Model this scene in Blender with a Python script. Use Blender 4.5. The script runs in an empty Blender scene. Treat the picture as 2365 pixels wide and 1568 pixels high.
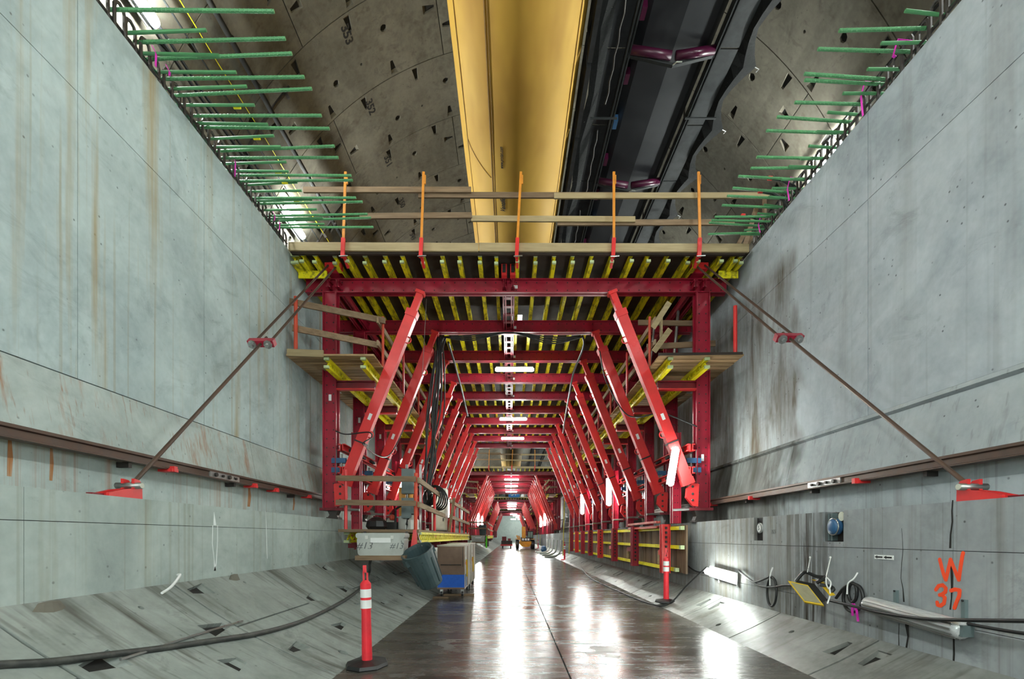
import bpy, bmesh, math, random
from mathutils import Vector, Matrix

# ---------------------------------------------------------------- camera, world, exposure
SC = bpy.context.scene
COL = SC.collection
cam_d = bpy.data.cameras.new('camera')
cam_d.sensor_fit = 'HORIZONTAL'
cam_d.sensor_width = 36.0
cam_d.lens = 17.0                       # wide shift lens held level
cam_d.shift_x = (1182.5 - 1178) / 2365
cam_d.shift_y = (1240 - 784) / 2365
cam_d.clip_end = 400
cam = bpy.data.objects.new('camera', cam_d)
COL.objects.link(cam)
cam.location = (0, 0, 1.55)
cam.rotation_euler = (math.radians(90), 0, 0)
SC.camera = cam

W = bpy.data.worlds.new('world')
SC.world = W
W.use_nodes = True
W.node_tree.nodes['Background'].inputs[0].default_value = (0.75, 0.85, 0.9, 1)
W.node_tree.nodes['Background'].inputs[1].default_value = 0.012

vs = SC.view_settings
vs.view_transform = 'Standard'
vs.look = 'None'
vs.gamma = 1
vs.use_curve_mapping = False
vs.exposure = 3.05
cy = SC.cycles
cy.max_bounces = 3
cy.diffuse_bounces = 2
cy.glossy_bounces = 2
cy.transmission_bounces = 1
cy.transparent_max_bounces = 2
cy.caustics_reflective = False
cy.caustics_refractive = False

LAMP = 24.0          # radiance of the fluorescent tubes
HIGH_LAMP = 44.0     # radiance of the larger tunnel lamps on the lining

random.seed(7)
F = 1117.0
def at(px, py, Y):
    return Vector(((px - 1178) * Y / F, Y, 1.55 + (1240 - py) * Y / F))

# ---------------------------------------------------------------- materials
def new_mat(name):
    m = bpy.data.materials.new(name)
    m.use_nodes = True
    nt = m.node_tree
    for n in list(nt.nodes):
        nt.nodes.remove(n)
    out = nt.nodes.new('ShaderNodeOutputMaterial')
    b = nt.nodes.new('ShaderNodeBsdfPrincipled')
    nt.links.new(b.outputs[0], out.inputs[0])
    return m, nt, b

class NT:
    def __init__(s, nt):
        s.nt = nt
        g = nt.nodes.new('ShaderNodeNewGeometry')
        s.pos = g.outputs['Position']
    def put(s, sock, val):
        if isinstance(val, bpy.types.NodeSocket):
            s.nt.links.new(val, sock)
        elif isinstance(val, (tuple, list)) and len(val) == 3 and sock.type == 'RGBA':
            sock.default_value = (*val, 1)
        else:
            sock.default_value = val
    def scale(s, v, xyz, off=(0, 0, 0)):
        n = s.nt.nodes.new('ShaderNodeMapping')
        s.put(n.inputs[0], v)
        n.inputs['Scale'].default_value = xyz
        n.inputs['Location'].default_value = off
        return n.outputs[0]
    def noise(s, v, sc, det=4, rough=.55, dist=0):
        n = s.nt.nodes.new('ShaderNodeTexNoise')
        s.put(n.inputs['Vector'], v)
        n.inputs['Scale'].default_value = sc
        n.inputs['Detail'].default_value = det
        n.inputs['Roughness'].default_value = rough
        n.inputs['Distortion'].default_value = dist
        return n.outputs[0]
    def voro(s, v, sc):
        n = s.nt.nodes.new('ShaderNodeTexVoronoi')
        s.put(n.inputs['Vector'], v)
        n.inputs['Scale'].default_value = sc
        return n.outputs['Distance']
    def ramp(s, v, a, b, lo=0.0, hi=1.0):
        n = s.nt.nodes.new('ShaderNodeMapRange')
        s.put(n.inputs[0], v)
        n.inputs[1].default_value = a
        n.inputs[2].default_value = b
        n.inputs[3].default_value = lo
        n.inputs[4].default_value = hi
        return n.outputs[0]
    def math(s, op, a, b=0.0):
        n = s.nt.nodes.new('ShaderNodeMath')
        n.operation = op
        s.put(n.inputs[0], a)
        s.put(n.inputs[1], b)
        return n.outputs[0]
    def mix(s, f, a, b):
        n = s.nt.nodes.new('ShaderNodeMix')
        n.data_type = 'RGBA'
        s.put(n.inputs[0], f)
        s.put(n.inputs[6], a)
        s.put(n.inputs[7], b)
        return n.outputs[2]
    def sep(s, v):
        n = s.nt.nodes.new('ShaderNodeSeparateXYZ')
        s.put(n.inputs[0], v)
        return n.outputs
    def rand(s):
        return s.nt.nodes.new('ShaderNodeObjectInfo').outputs['Random']
    def bump(s, h, dist=.01, st=.5):
        n = s.nt.nodes.new('ShaderNodeBump')
        s.put(n.inputs['Height'], h)
        n.inputs['Distance'].default_value = dist
        n.inputs['Strength'].default_value = st
        return n.outputs[0]

def mul(c, k):
    return tuple(min(1, x * k) for x in c)

def pbr(name, col, rough=.55, metal=0.0, dirt=.35, dcol=None, sc=3.0, bump=0.0, thr=(.42, .68), stretch=(1, 1, 1), spec=.5, rnd=.12):
    """painted, worn or dusty surface: base colour with patches of dirt colour of their own shape"""
    m, nt, b = new_mat(name)
    k = NT(nt)
    dcol = dcol or mul(col, .35)
    v = k.scale(k.pos, stretch)
    n = k.noise(v, sc, 4, .6)
    c = k.mix(k.math('MULTIPLY', k.ramp(n, thr[0], thr[1]), dirt), col, dcol)
    if rnd:
        c = k.mix(k.ramp(k.rand(), 0, 1, 0, rnd), c, dcol)
    k.put(b.inputs['Base Color'], c)
    k.put(b.inputs['Roughness'], k.ramp(n, .3, .7, max(.05, rough - .1), min(1, rough + .12)))
    b.inputs['Metallic'].default_value = metal
    b.inputs['Specular IOR Level'].default_value = spec
    return m

def concrete(name, c1, c2, streak=None, amt=0.0, sfreq=3.0, spk=.5, sc=.55, extra=None, rough=.8, smudge=.5, run=(1, 1, .1)):
    m, nt, b = new_mat(name)
    k = NT(nt)
    big = k.noise(k.pos, sc, 5, .7, .5)
    fine = k.noise(k.pos, 9, 3, .65)
    f = k.math('ADD', k.math('MULTIPLY', k.ramp(big, .38, .62), .75), k.math('MULTIPLY', k.ramp(fine, .3, .7), .3))
    c = k.mix(f, c1, c2)
    c = k.mix(k.ramp(k.rand(), 0, 1, 0, .18), c, mul(c1, .82))
    # trowel smudges and mottled dark patches in the paste
    sm = k.noise(k.scale(k.pos, (1, .8, 1.1), (4, 9, 2)), 1.15, 5, .74, 1.0)
    c = k.mix(k.math('MULTIPLY', k.ramp(sm, .56, .74), smudge), c, mul(c2, .5))
    lt = k.noise(k.scale(k.pos, (1, 1, 1), (14, 3, 8)), .9, 3, .65, .6)
    c = k.mix(k.math('MULTIPLY', k.ramp(lt, .55, .75), .3), c, mul(c1, 1.25))
    # bug holes
    vo = k.voro(k.pos, 7.5)
    gate = k.ramp(k.noise(k.pos, 1.7, 1), .46, .56)
    c = k.mix(k.math('MULTIPLY', k.math('MULTIPLY', k.ramp(vo, .05, .12, 1, 0), gate), spk), c, mul(c1, .18))
    if streak:
        s1 = k.noise(k.scale(k.pos, (sfreq * run[0], sfreq * run[1], run[2])), 1.0, 4, .7)
        s2 = k.noise(k.scale(k.pos, (1, 1, .5), (3, 5, 1)), .5, 2)
        sf = k.math('MULTIPLY', k.ramp(s1, .52, .68), k.ramp(s2, .36, .55))
        c = k.mix(k.math('MULTIPLY', sf, amt), c, streak)
        s3 = k.noise(k.scale(k.pos, (sfreq * 4 * run[0], sfreq * 4 * run[1], run[2] * 1.2), (1, 8, 3)), 1.0, 2, .6)
        c = k.mix(k.math('MULTIPLY', k.ramp(s3, .62, .70), amt * .5), c, mul(streak, .8))
    r = k.ramp(fine, .3, .7, rough - .08, min(1, rough + .08))
    if extra:
        c, r = extra(k, c, r)
    k.put(b.inputs['Base Color'], c)
    k.put(b.inputs['Roughness'], r)
    b.inputs['Specular IOR Level'].default_value = .3
    k.put(b.inputs['Normal'], k.bump(vo, .004, .25))
    return m

def emit(name, col, st):
    m = bpy.data.materials.new(name)
    m.use_nodes = True
    nt = m.node_tree
    for n in list(nt.nodes):
        nt.nodes.remove(n)
    o = nt.nodes.new('ShaderNodeOutputMaterial')
    e = nt.nodes.new('ShaderNodeEmission')
    e.inputs[0].default_value = (*col, 1)
    e.inputs[1].default_value = st
    nt.links.new(e.outputs[0], o.inputs[0])
    return m

def wet_stain(y0, y1, col, zlo=-9, zhi=99, f=5.0, amt=.9, lo=.42, hi=.6, solid=0.0):
    """a band of seepage streaks between two stations along the wall"""
    def ex(k, c, r):
        o = k.sep(k.pos)
        y = k.math('ADD', o[1], k.ramp(k.noise(k.scale(k.pos, (1, 1, .6)), 1.1, 3, .65), .2, .8, -.8, .8))
        band = k.math('MULTIPLY', k.ramp(y, y0 - .3, y0 + .15), k.ramp(y, y1 - .15, y1 + .3, 1, 0))
        band = k.math('MULTIPLY', band, k.math('MULTIPLY', k.ramp(o[2], zlo, zlo + .05), k.ramp(o[2], zhi - .4, zhi, 1, 0)))
        s = k.ramp(k.noise(k.scale(k.pos, (f, f, .22)), 1.6, 5, .75, .3), lo, hi, solid, 1)
        bl = k.ramp(k.noise(k.scale(k.pos, (1, 1.6, .35), (2, 6, 1)), 1.3, 3, .65, .5), .38, .62, solid, 1)
        g = k.math('MULTIPLY', k.math('MULTIPLY', band, k.math('MULTIPLY', s, k.math('ADD', k.math('MULTIPLY', bl, .65), .35))), amt)
        return k.mix(g, c, col), k.mix(g, r, (.7, .7, .7))
    return ex

def two(a, b):
    def ex(k, c, r):
        c, r = a(k, c, r)
        return b(k, c, r)
    return ex

M = {}
M['wall_l'] = concrete('concrete_wall_left', (.50, .60, .60), (.31, .385, .395), (.36, .27, .12), .8, 2.6, .8)
M['wall_r'] = concrete('concrete_wall_right', (.44, .485, .52), (.28, .32, .35), (.15, .14, .12), .3, 2.2, .9,
                       extra=wet_stain(8.7, 60, (.085, .065, .04), 3.0, 6.9, 1.4, 1.0, .34, .6, .3))
M['batter_l'] = concrete('concrete_batter_left', (.48, .55, .53), (.31, .365, .35), (.34, .15, .06), .8, 6.0, .5)
M['batter_r'] = concrete('concrete_batter_right', (.42, .46, .48), (.27, .31, .33), (.1, .09, .07), .5, 4.0, .9,
                         extra=wet_stain(8.6, 60, (.035, .033, .024), 1.0, 7.2, 1.4, 1.0, .3, .5, .7))
M['low_l'] = concrete('concrete_plinth_left', (.46, .53, .50), (.30, .355, .335), (.26, .24, .14), .55, 3.0, .6)
M['low_r'] = concrete('concrete_plinth_right', (.40, .425, .44), (.25, .27, .285), (.11, .09, .06), .55, 4.0, .9,
                      extra=two(wet_stain(6.0, 7.4, (.035, .027, .018), -1, 3, 6.0, 1.0, .44, .54, .0),
                                wet_stain(7.2, 40, (.13, .105, .065), -1, 3, 3.0, .85, .42, .62, .2)))
M['lining'] = concrete('concrete_lining', (.20, .18, .14), (.10, .09, .07), (.05, .038, .025), .6, 1.2, .5, .35, smudge=.7)
M['lining_far'] = concrete('concrete_lining_far', (.21, .20, .17), (.11, .10, .085), None, 0, 1, .3)
M['far_wall'] = concrete('concrete_far_wall', (.42, .47, .44), (.34, .38, .36), None, 0, 1, .3)
M['joint'] = pbr('joint_dark', (.016, .015, .013), .9, rnd=0)
M['invert'] = concrete('concrete_invert', (.33, .365, .345), (.20, .225, .21), (.05, .042, .03), .95, 2.4, .5, .8, smudge=.8, run=(.12, 1, .1))
M['invert_r'] = concrete('concrete_invert_wet', (.27, .28, .265), (.14, .145, .135), (.06, .05, .035), .9, 2.4, .4, .9, rough=.42, smudge=.7, run=(.12, 1, .1))

def floor_mat():
    m, nt, b = new_mat('wet_concrete_floor')
    k = NT(nt)
    v = k.scale(k.pos, (.55, 1.5, 1))
    n1 = k.noise(v, 1.1, 6, .62, .6)
    n2 = k.noise(k.scale(k.pos, (.3, 3.2, 1)), 1.5, 5, .6, .3)
    n3 = k.noise(k.pos, 38, 3, .6)
    c = k.mix(k.ramp(n1, .32, .66), (.045, .036, .028), (.15, .138, .12))
    dry = k.ramp(k.noise(k.scale(k.pos, (.8, .8, 1), (7, 2, 0)), .9, 5, .6), .62, .70)
    c = k.mix(k.math('MULTIPLY', dry, .5), c, (.3, .3, .28))
    k.put(b.inputs['Base Color'], c)
    n4 = k.noise(k.scale(k.pos, (.6, 2.2, 1), (5, 1, 0)), 7, 5, .7)
    r = k.math('ADD', k.math('ADD', k.ramp(n2, .36, .62, .05, .27), k.ramp(n4, .45, .7, 0, .16)), k.math('MULTIPLY', dry, .3))
    k.put(b.inputs['Roughness'], r)
    b.inputs['Specular IOR Level'].default_value = .75
    h = k.math('ADD', k.math('ADD', k.math('MULTIPLY', n2, .7), k.math('MULTIPLY', n4, .35)), k.math('MULTIPLY', n3, .22))
    k.put(b.inputs['Normal'], k.bump(h, .014, .7))
    return m
M['floor'] = floor_mat()

M['red'] = pbr('red_steel', (.38, .010, .036), .38, .0, .55, (.16, .008, .014), 2.5, .12)
M['red_bright'] = pbr('bright_red_steel', (.76, .034, .034), .36, .0, .4, (.36, .018, .02), 2.0, .1)
M['red_dark'] = pbr('dark_red_steel', (.24, .008, .02), .42, .0, .6, (.07, .006, .01), 3.0, .15)
M['orange_red'] = pbr('orange_red_steel', (.62, .07, .03), .45, .0, .4, (.3, .05, .025), 4.0)
M['orange'] = pbr('orange_paint', (.72, .27, .025), .5, .0, .35, (.35, .12, .02), 6.0)
M['yellow'] = pbr('yellow_timber', (.95, .83, .010), .55, .0, .7, (.12, .10, .015), 5.5, .3, (.46, .62), (2, .8, 2))
M['yellow_clean'] = pbr('yellow_timber_clean', (.95, .85, .010), .5, .0, .5, (.25, .2, .02), 5.0, .2, (.5, .7), (2, .8, 2))
M['tip'] = pbr('pale_green_tip', (.52, .62, .33), .6, .0, .4)
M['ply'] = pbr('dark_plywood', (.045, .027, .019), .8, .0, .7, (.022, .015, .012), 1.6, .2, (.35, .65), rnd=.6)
M['wood'] = pbr('grey_brown_timber', (.30, .20, .115), .75, .0, .75, (.13, .085, .05), 3.0, .5, (.35, .7), (.6, 6, 6), rnd=.55)
M['wood_light'] = pbr('pale_timber', (.46, .36, .2), .75, .0, .5, (.24, .175, .09), 3.0, .4, (.35, .7), (.6, 6, 6), rnd=.35)
M['wood_y'] = pbr('timber_lengthwise', (.36, .255, .145), .75, .0, .7, (.16, .11, .06), 3.0, .4, (.35, .7), (6, .6, 6), rnd=.5)
M['plank'] = pbr('platform_plank', (.52, .34, .17), .75, .0, .75, (.17, .105, .05), 2.5, .4, (.35, .7), (.7, 5, 5), rnd=.6)
M['form'] = pbr('formwork_board', (.25, .16, .085), .65, .0, .8, (.07, .045, .03), 2.5, .3, (.35, .65), (5, 5, .4), rnd=.7)
M['steel'] = pbr('grey_steel', (.42, .43, .42), .35, .85, .3)
M['steel_dk'] = pbr('dark_steel', (.06, .052, .048), .5, .4, .4)
M['rust'] = pbr('rusty_rail_steel', (.075, .048, .036), .5, .35, .6, (.13, .07, .045), 6.0, .2)
M['blue_steel'] = pbr('blue_steel', (.035, .12, .26), .45)
M['black'] = pbr('black_rubber', (.014, .015, .016), .42, rnd=.05)
M['black_cable'] = pbr('dusty_black_cable', (.03, .032, .03), .5, 0, .6, (.12, .125, .11), 7.0)
M['white'] = pbr('white_plastic', (.72, .74, .70), .4, 0, .4, (.5, .5, .45), 3)
M['cooler'] = pbr('off_white_plastic', (.50, .53, .50), .45, 0, .45, (.34, .36, .33), 4, rnd=0)
M['efflo'] = pbr('lime_deposit', (.80, .86, .84), .8, 0, .2, rnd=0)
M['rust_run'] = pbr('rust_run', (.36, .15, .05), .85, 0, .6, (.42, .33, .24), 7, stretch=(6, 6, .6), rnd=0)
M['tape'] = pbr('dirty_lens', (.33, .31, .2), .3, 0, .5, rnd=0)
M['label'] = pbr('white_label', (.85, .87, .86), .35, 0, .08, rnd=0)
M['green_bar'] = pbr('green_epoxy_bar', (.09, .30, .12), .4, 0, .3, (.05, .17, .08), 8)
M['green_dk'] = pbr('dark_green_bar', (.025, .085, .045), .4, 0, .3)
M['pink'] = pbr('pink_ribbon', (.9, .03, .62), .5, 0, 0, rnd=0)
M['spray'] = pbr('orange_spray_paint', (1.0, .075, .01), .6, 0, .12, (1, .2, .12), 20, rnd=0)
M['ink'] = pbr('black_ink', (.012, .012, .013), .6, rnd=0)
M['pencil'] = pbr('grey_marker', (.16, .17, .17), .6, rnd=0)
M['lamp'] = emit('lamp_tube', (.93, 1.0, .94), LAMP)
M['lamp_soft'] = emit('dim_lamp_tube', (.93, 1.0, .94), 8.0)
M['lamp_hi'] = emit('tunnel_lamp_tube', (.93, 1.0, .96), HIGH_LAMP)
M['lens_off'] = pbr('clear_plastic_lens', (.66, .68, .69), .15, .25, .55, (.25, .27, .28), 6, .4, stretch=(26, .5, 26), spec=.9)
M['duct'] = pbr('yellow_duct_fabric', (.68, .39, .05), .65, 0, .7, (.38, .18, .022), .35, .06, (.46, .66), (1.4, .45, 1.4), rnd=0)
M['seam'] = pbr('duct_seam', (.30, .15, .02), .5, rnd=0)
M['belt'] = pbr('conveyor_belt', (.007, .008, .011), .5, 0, .5, (.016, .018, .022), 1.5, .1, rnd=0)
M['purple'] = pbr('purple_roller', (.06, .004, .026), .35, rnd=.05)
M['conv_steel'] = pbr('galvanised_steel', (.038, .042, .044), .6, .2, .5, rnd=.1)
M['sheet'] = pbr('speckled_black_sheet', (.008, .009, .009), .7, 0, 1.0, (.35, .37, .32), 22, .2, (.71, .73), rnd=0, spec=.2)
M['dark_panel'] = pbr('dark_guard_panel', (.02, .022, .026), .7, .1, .5, rnd=.2)
M['grey_plastic'] = pbr('slate_plastic', (.05, .082, .09), .42, 0, .45, (.09, .13, .13), 3, .1, rnd=0)
M['brown_box'] = pbr('brown_paint', (.20, .125, .085), .5, 0, .3, rnd=0)
M['blue_box'] = pbr('blue_paint', (.008, .12, .62), .5, 0, .3, (.01, .08, .42), 14, rnd=0)
M['pale_box'] = pbr('pale_scuffed_paint', (.55, .52, .46), .5, 0, .5, (.3, .26, .2), 3, rnd=0)
M['elec'] = pbr('grey_enclosure', (.13, .175, .18), .45, 0, .3, rnd=0)
M['cab'] = pbr('cream_cabinet', (.60, .62, .52), .4, 0, .3, rnd=0)
M['delin'] = pbr('fluorescent_red_plastic', (.85, .028, .045), .45, 0, .35, (.5, .02, .03), 5, rnd=0)
M['lime'] = pbr('lime_plastic', (.12, .85, .02), .5, 0, 0, rnd=0)
M['veh'] = pbr('machine_yellow', (.75, .33, .01), .4, 0, .3, rnd=0)
M['glass'] = pbr('green_tinted_glass', (.10, .22, .17), .08, 0, .1, rnd=0, spec=.9)
M['sign_blue'] = pbr('blue_sign', (.02, .17, .46), .5, 0, .1, rnd=0)
M['tool_yellow'] = pbr('tool_yellow', (.72, .47, .012), .45, 0, .4, rnd=0)
M['mud'] = pbr('grey_mud', (.16, .15, .12), .9, 0, .6, rnd=0, bump=.5)

# ---------------------------------------------------------------- mesh helpers
class MB:
    def __init__(s):
        s.v = []; s.f = []
    def quad(s, *p):
        i = len(s.v)
        s.v += [tuple(q) for q in p]
        s.f.append(tuple(range(i, i + len(p))))
        return s
    def box(s, x0, x1, y0, y1, z0, z1):
        i = len(s.v)
        s.v += [(x, y, z) for z in (z0, z1) for y in (y0, y1) for x in (x0, x1)]
        s.f += [tuple(i + k for k in q) for q in ((0, 2, 3, 1), (4, 5, 7, 6), (0, 1, 5, 4), (2, 6, 7, 3), (0, 4, 6, 2), (1, 3, 7, 5))]
        return s
    def frame(s, p, q, up):
        p, q = Vector(p), Vector(q)
        a = (q - p).normalized()
        up = Vector(up)
        up = up - a * up.dot(a)
        if up.length < 1e-5:
            up = Vector((1, 0, 0)) - a * a.x
        up.normalize()
        return p, q, a, up, a.cross(up)
    def bar(s, p, q, w, h, up=(0, 0, 1), c=(0, 0)):
        """rectangular bar from p to q, h along up, w sideways, c = offset (side, up)"""
        p, q, a, u, sd = s.frame(p, q, up)
        i = len(s.v)
        for e in (p, q):
            for k, l in ((-1, -1), (1, -1), (1, 1), (-1, 1)):
                s.v.append(tuple(e + sd * (c[0] + k * w / 2) + u * (c[1] + l * h / 2)))
        s.f += [tuple(i + k for k in q4) for q4 in ((3, 2, 1, 0), (4, 5, 6, 7), (0, 1, 5, 4), (1, 2, 6, 5), (2, 3, 7, 6), (3, 0, 4, 7))]
        return s
    def channels(s, p, q, h, w, up=(0, 0, 1), t=.014, gap=.05):
        """two steel channels back to back"""
        for k in (-1, 1):
            s.bar(p, q, t, h, up, (k * gap / 2, 0))
            fw = w / 2 - gap / 2
            for l in (-1, 1):
                s.bar(p, q, fw, t * 1.6, up, (k * (gap / 2 + fw / 2), l * (h / 2 - t * .8)))
        return s
    def tube(s, pts, r, n=8, cap=True, flat=None):
        pts = [Vector(p) for p in pts]
        rs = r if isinstance(r, (list, tuple)) else [r] * len(pts)
        rings = []
        ref = None
        for k, p in enumerate(pts):
            a = (pts[min(k + 1, len(pts) - 1)] - pts[max(k - 1, 0)]).normalized()
            if ref is None:
                ref = Vector((0, 0, 1)) if abs(a.z) < .9 else Vector((1, 0, 0))
            u = (ref - a * ref.dot(a)).normalized()
            ref = u
            w = a.cross(u)
            i = len(s.v)
            for j in range(n):
                th = 2 * math.pi * j / n
                s.v.append(tuple(p + (u * math.cos(th) + w * math.sin(th)) * rs[k]))
            rings.append(i)
        for x, y in zip(rings, rings[1:]):
            for j in range(n):
                j2 = (j + 1) % n
                s.f.append((x + j, x + j2, y + j2, y + j))
        if cap:
            s.f.append(tuple(rings[0] + j for j in range(n))[::-1])
            s.f.append(tuple(rings[-1] + j for j in range(n)))
        return s
    def lathe(s, prof, c, n=20, ax=(0, 0, 1), xs=1.0):
        """prof: list of (r, h) along the axis from point c"""
        ax = Vector(ax).normalized()
        c = Vector(c)
        u = Vector((1, 0, 0)) if abs(ax.x) < .9 else Vector((0, 1, 0))
        u = (u - ax * u.dot(ax)).normalized()
        w = ax.cross(u)
        st = []
        for r, h in prof:
            st.append(len(s.v))
            for j in range(n):
                th = 2 * math.pi * j / n
                s.v.append(tuple(c + ax * h + (u * math.cos(th) * xs + w * math.sin(th)) * max(r, 1e-4)))
        for x, y in zip(st, st[1:]):
            for j in range(n):
                j2 = (j + 1) % n
                s.f.append((x + j, x + j2, y + j2, y + j))
        s.f.append(tuple(st[0] + j for j in range(n))[::-1])
        s.f.append(tuple(st[-1] + j for j in range(n)))
        return s
    def prism(s, poly, o, e1, e2, ext):
        """poly in the plane (e1, e2) at origin o, extruded along ext"""
        o, e1, e2, ext = Vector(o), Vector(e1), Vector(e2), Vector(ext)
        n = len(poly)
        i = len(s.v)
        for k in (0, 1):
            for a, b in poly:
                s.v.append(tuple(o + e1 * a + e2 * b + ext * k))
        s.f.append(tuple(i + j for j in range(n))[::-1])
        s.f.append(tuple(i + n + j for j in range(n)))
        for j in range(n):
            j2 = (j + 1) % n
            s.f.append((i + j, i + j2, i + n + j2, i + n + j))
        return s
    def torus(s, c, R, r, ax, n=14, m=6):
        ax = Vector(ax).normalized()
        u = Vector((1, 0, 0)) if abs(ax.x) < .9 else Vector((0, 1, 0))
        u = (u - ax * u.dot(ax)).normalized()
        w = ax.cross(u)
        pts = [Vector(c) + (u * math.cos(2 * math.pi * k / n) + w * math.sin(2 * math.pi * k / n)) * R for k in range(n + 1)]
        return s.tube(pts, r, m, cap=False)
    def mesh(s, name, mat, smooth=False):
        me = bpy.data.meshes.new(name)
        me.from_pydata(s.v, [], s.f)
        bm = bmesh.new()
        bm.from_mesh(me)
        bmesh.ops.recalc_face_normals(bm, faces=bm.faces)
        bm.to_mesh(me)
        bm.free()
        me.materials.append(mat)
        if smooth:
            for p in me.polygons:
                p.use_smooth = True
        return me
    def build(s, name, mat, parent=None, smooth=False, loc=(0, 0, 0)):
        return place(name, s.mesh(name, mat, smooth), parent, loc)

def place(name, me, parent=None, loc=(0, 0, 0)):
    o = bpy.data.objects.new(name, me)
    COL.objects.link(o)
    o.location = loc
    if parent is not None:
        adopt(o, parent)
    return o

def adopt(o, parent):
    o.parent = parent
    if parent.parent is None:
        o.matrix_parent_inverse = Matrix.Translation(parent.location).inverted() if parent.rotation_euler.z == 0 else parent.matrix_basis.inverted()
    else:
        g = parent.parent
        o.matrix_parent_inverse = (Matrix.Translation(g.location) @ parent.matrix_parent_inverse @ parent.matrix_basis).inverted()

def thing(name, label, cat, loc=(0, 0, 0), group=None):
    o = bpy.data.objects.new(name, None)
    COL.objects.link(o)
    o.location = loc
    o.empty_display_size = .1
    return tag(o, label, cat, group)

def tag(o, label, cat, group=None, kind=None):
    o['label'] = label
    o['category'] = cat
    if group:
        o['group'] = group
    if kind:
        o['kind'] = kind
    return o

def struct(o, label=None, cat=None):
    o['kind'] = 'structure'
    if label:
        o['label'] = label
        o['category'] = cat
    return o

def copy_tree(o, parent=None, keep=None, off=None):
    c = o.copy()
    COL.objects.link(c)
    if parent is not None:
        c.parent = parent
        c.matrix_parent_inverse = o.matrix_parent_inverse.copy()
    elif off is not None:
        c.location = Vector(o.location) + Vector(off)
    for ch in list(o.children):
        if keep is None or keep(ch):
            copy_tree(ch, c, keep)
    return c

def text(body, size, o, e1, e2, mat, name, parent=None, shear=0.0, sx=1.0, align='CENTER', ext=.0015, bold=0.0):
    """flat lettering: o origin, e1 reading direction, e2 up direction of the letters"""
    cu = bpy.data.curves.new(name, 'FONT')
    cu.body = body
    cu.size = size
    cu.shear = shear
    cu.extrude = ext
    cu.offset = bold
    cu.resolution_u = 3
    cu.align_x = align
    cu.align_y = 'CENTER'
    cu.materials.append(mat)
    tmp = bpy.data.objects.new(name + '_curve', cu)
    COL.objects.link(tmp)
    me = bpy.data.meshes.new_from_object(tmp)
    me.name = name
    bpy.data.objects.remove(tmp)
    ob = bpy.data.objects.new(name, me)
    COL.objects.link(ob)
    e1, e2 = Vector(e1).normalized(), Vector(e2).normalized()
    nz = e1.cross(e2)
    mw = Matrix((( e1.x * sx, e2.x, nz.x, o[0]), (e1.y * sx, e2.y, nz.y, o[1]), (e1.z * sx, e2.z, nz.z, o[2]), (0, 0, 0, 1)))
    ob.matrix_basis = mw
    if parent is not None:
        adopt(ob, parent)
    return ob

def ribbon(mb, pts, w, nrm, t=.002):
    """painted stroke of width w along pts on a plane with normal nrm, rounded ends"""
    nrm = Vector(nrm).normalized()
    pts = [Vector(p) for p in pts]
    for i, (a, b) in enumerate(zip(pts, pts[1:])):
        mb.bar(a, b, w, t * (1 + .2 * i), nrm)
    for i, p in enumerate(pts):
        mb.lathe([(w / 2, -t * (.62 + .1 * i)), (w / 2, t * (.56 + .1 * i))], p, 10, nrm)
    return mb

# ================================================================ THE SETTING
CX, CZ, R = .6, 7.33, 7.92
PITCH = 1.98
RING0 = 11.37            # near joint of ring 353
XL, XR, WTOP = -4.65, 5.07, 7.58
LL, LR = -3.8, 4.15      # faces of the plinth walls
ZLL, ZLR = 1.945, 1.88   # ledges

def grid_panel(mb, fm, U, V, nu, nv, holes, skirt=.06):
    """curved concrete panel with real recessed pockets; fm(u, v, depth) gives the point"""
    idx = {}
    for i in range(nu + 1):
        for j in range(nv + 1):
            idx[i, j] = len(mb.v)
            mb.v.append(tuple(fm(U * i / nu, V * j / nv, 0)))
    for i in range(nu):
        for j in range(nv):
            c = [idx[i, j], idx[i + 1, j], idx[i + 1, j + 1], idx[i, j + 1]]
            h = holes.get((i, j))
            if not h:
                mb.f.append(tuple(c))
                continue
            u0, v0, du, dv = U * i / nu, V * j / nv, U / nu, V / nv
            if h[0] == 'hole':
                n, r, dep = 8, h[1], h[2]
                pl = [(u0 + du * .5 + r * math.cos(math.pi * (1.25 + 2 * k / n)), v0 + dv * .5 + r * math.sin(math.pi * (1.25 + 2 * k / n))) for k in range(n)]
                dd = [dep] * n
            else:
                # wedge pocket: polygon of cell fractions, with a depth at each corner
                pl = [(u0 + du * a, v0 + dv * b) for a, b in h[1]]
                dd = h[2]
                n = 4
            a = len(mb.v)
            mb.v += [tuple(fm(u, v, 0)) for u, v in pl]
            b = len(mb.v)
            mb.v += [tuple(fm(u, v, d)) for (u, v), d in zip(pl, dd)]
            st = n // 4
            for k in range(4):
                k2 = (k + 1) % 4
                ring = [a + (k * st + q) % n for q in range(st + 1)]
                mb.f.append((c[k], c[k2], ring[-1]) + tuple(reversed(ring[:-1])))
            for k in range(n):
                k2 = (k + 1) % n
                mb.f.append((a + k, a + k2, b + k2, b + k))
            mb.f.append(tuple(b + k for k in range(n)))
    def edge(path):
        for (u1, v1), (u2, v2) in zip(path, path[1:]):
            mb.quad(fm(u1, v1, 0), fm(u2, v2, 0), fm(u2, v2, skirt), fm(u1, v1, skirt))
    edge([(U * i / nu, 0) for i in range(nu + 1)])
    edge([(U * i / nu, V) for i in range(nu + 1)])
    edge([(0, V * j / nv) for j in range(nv + 1)])
    edge([(U, V * j / nv) for j in range(nv + 1)])
    return mb

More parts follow.
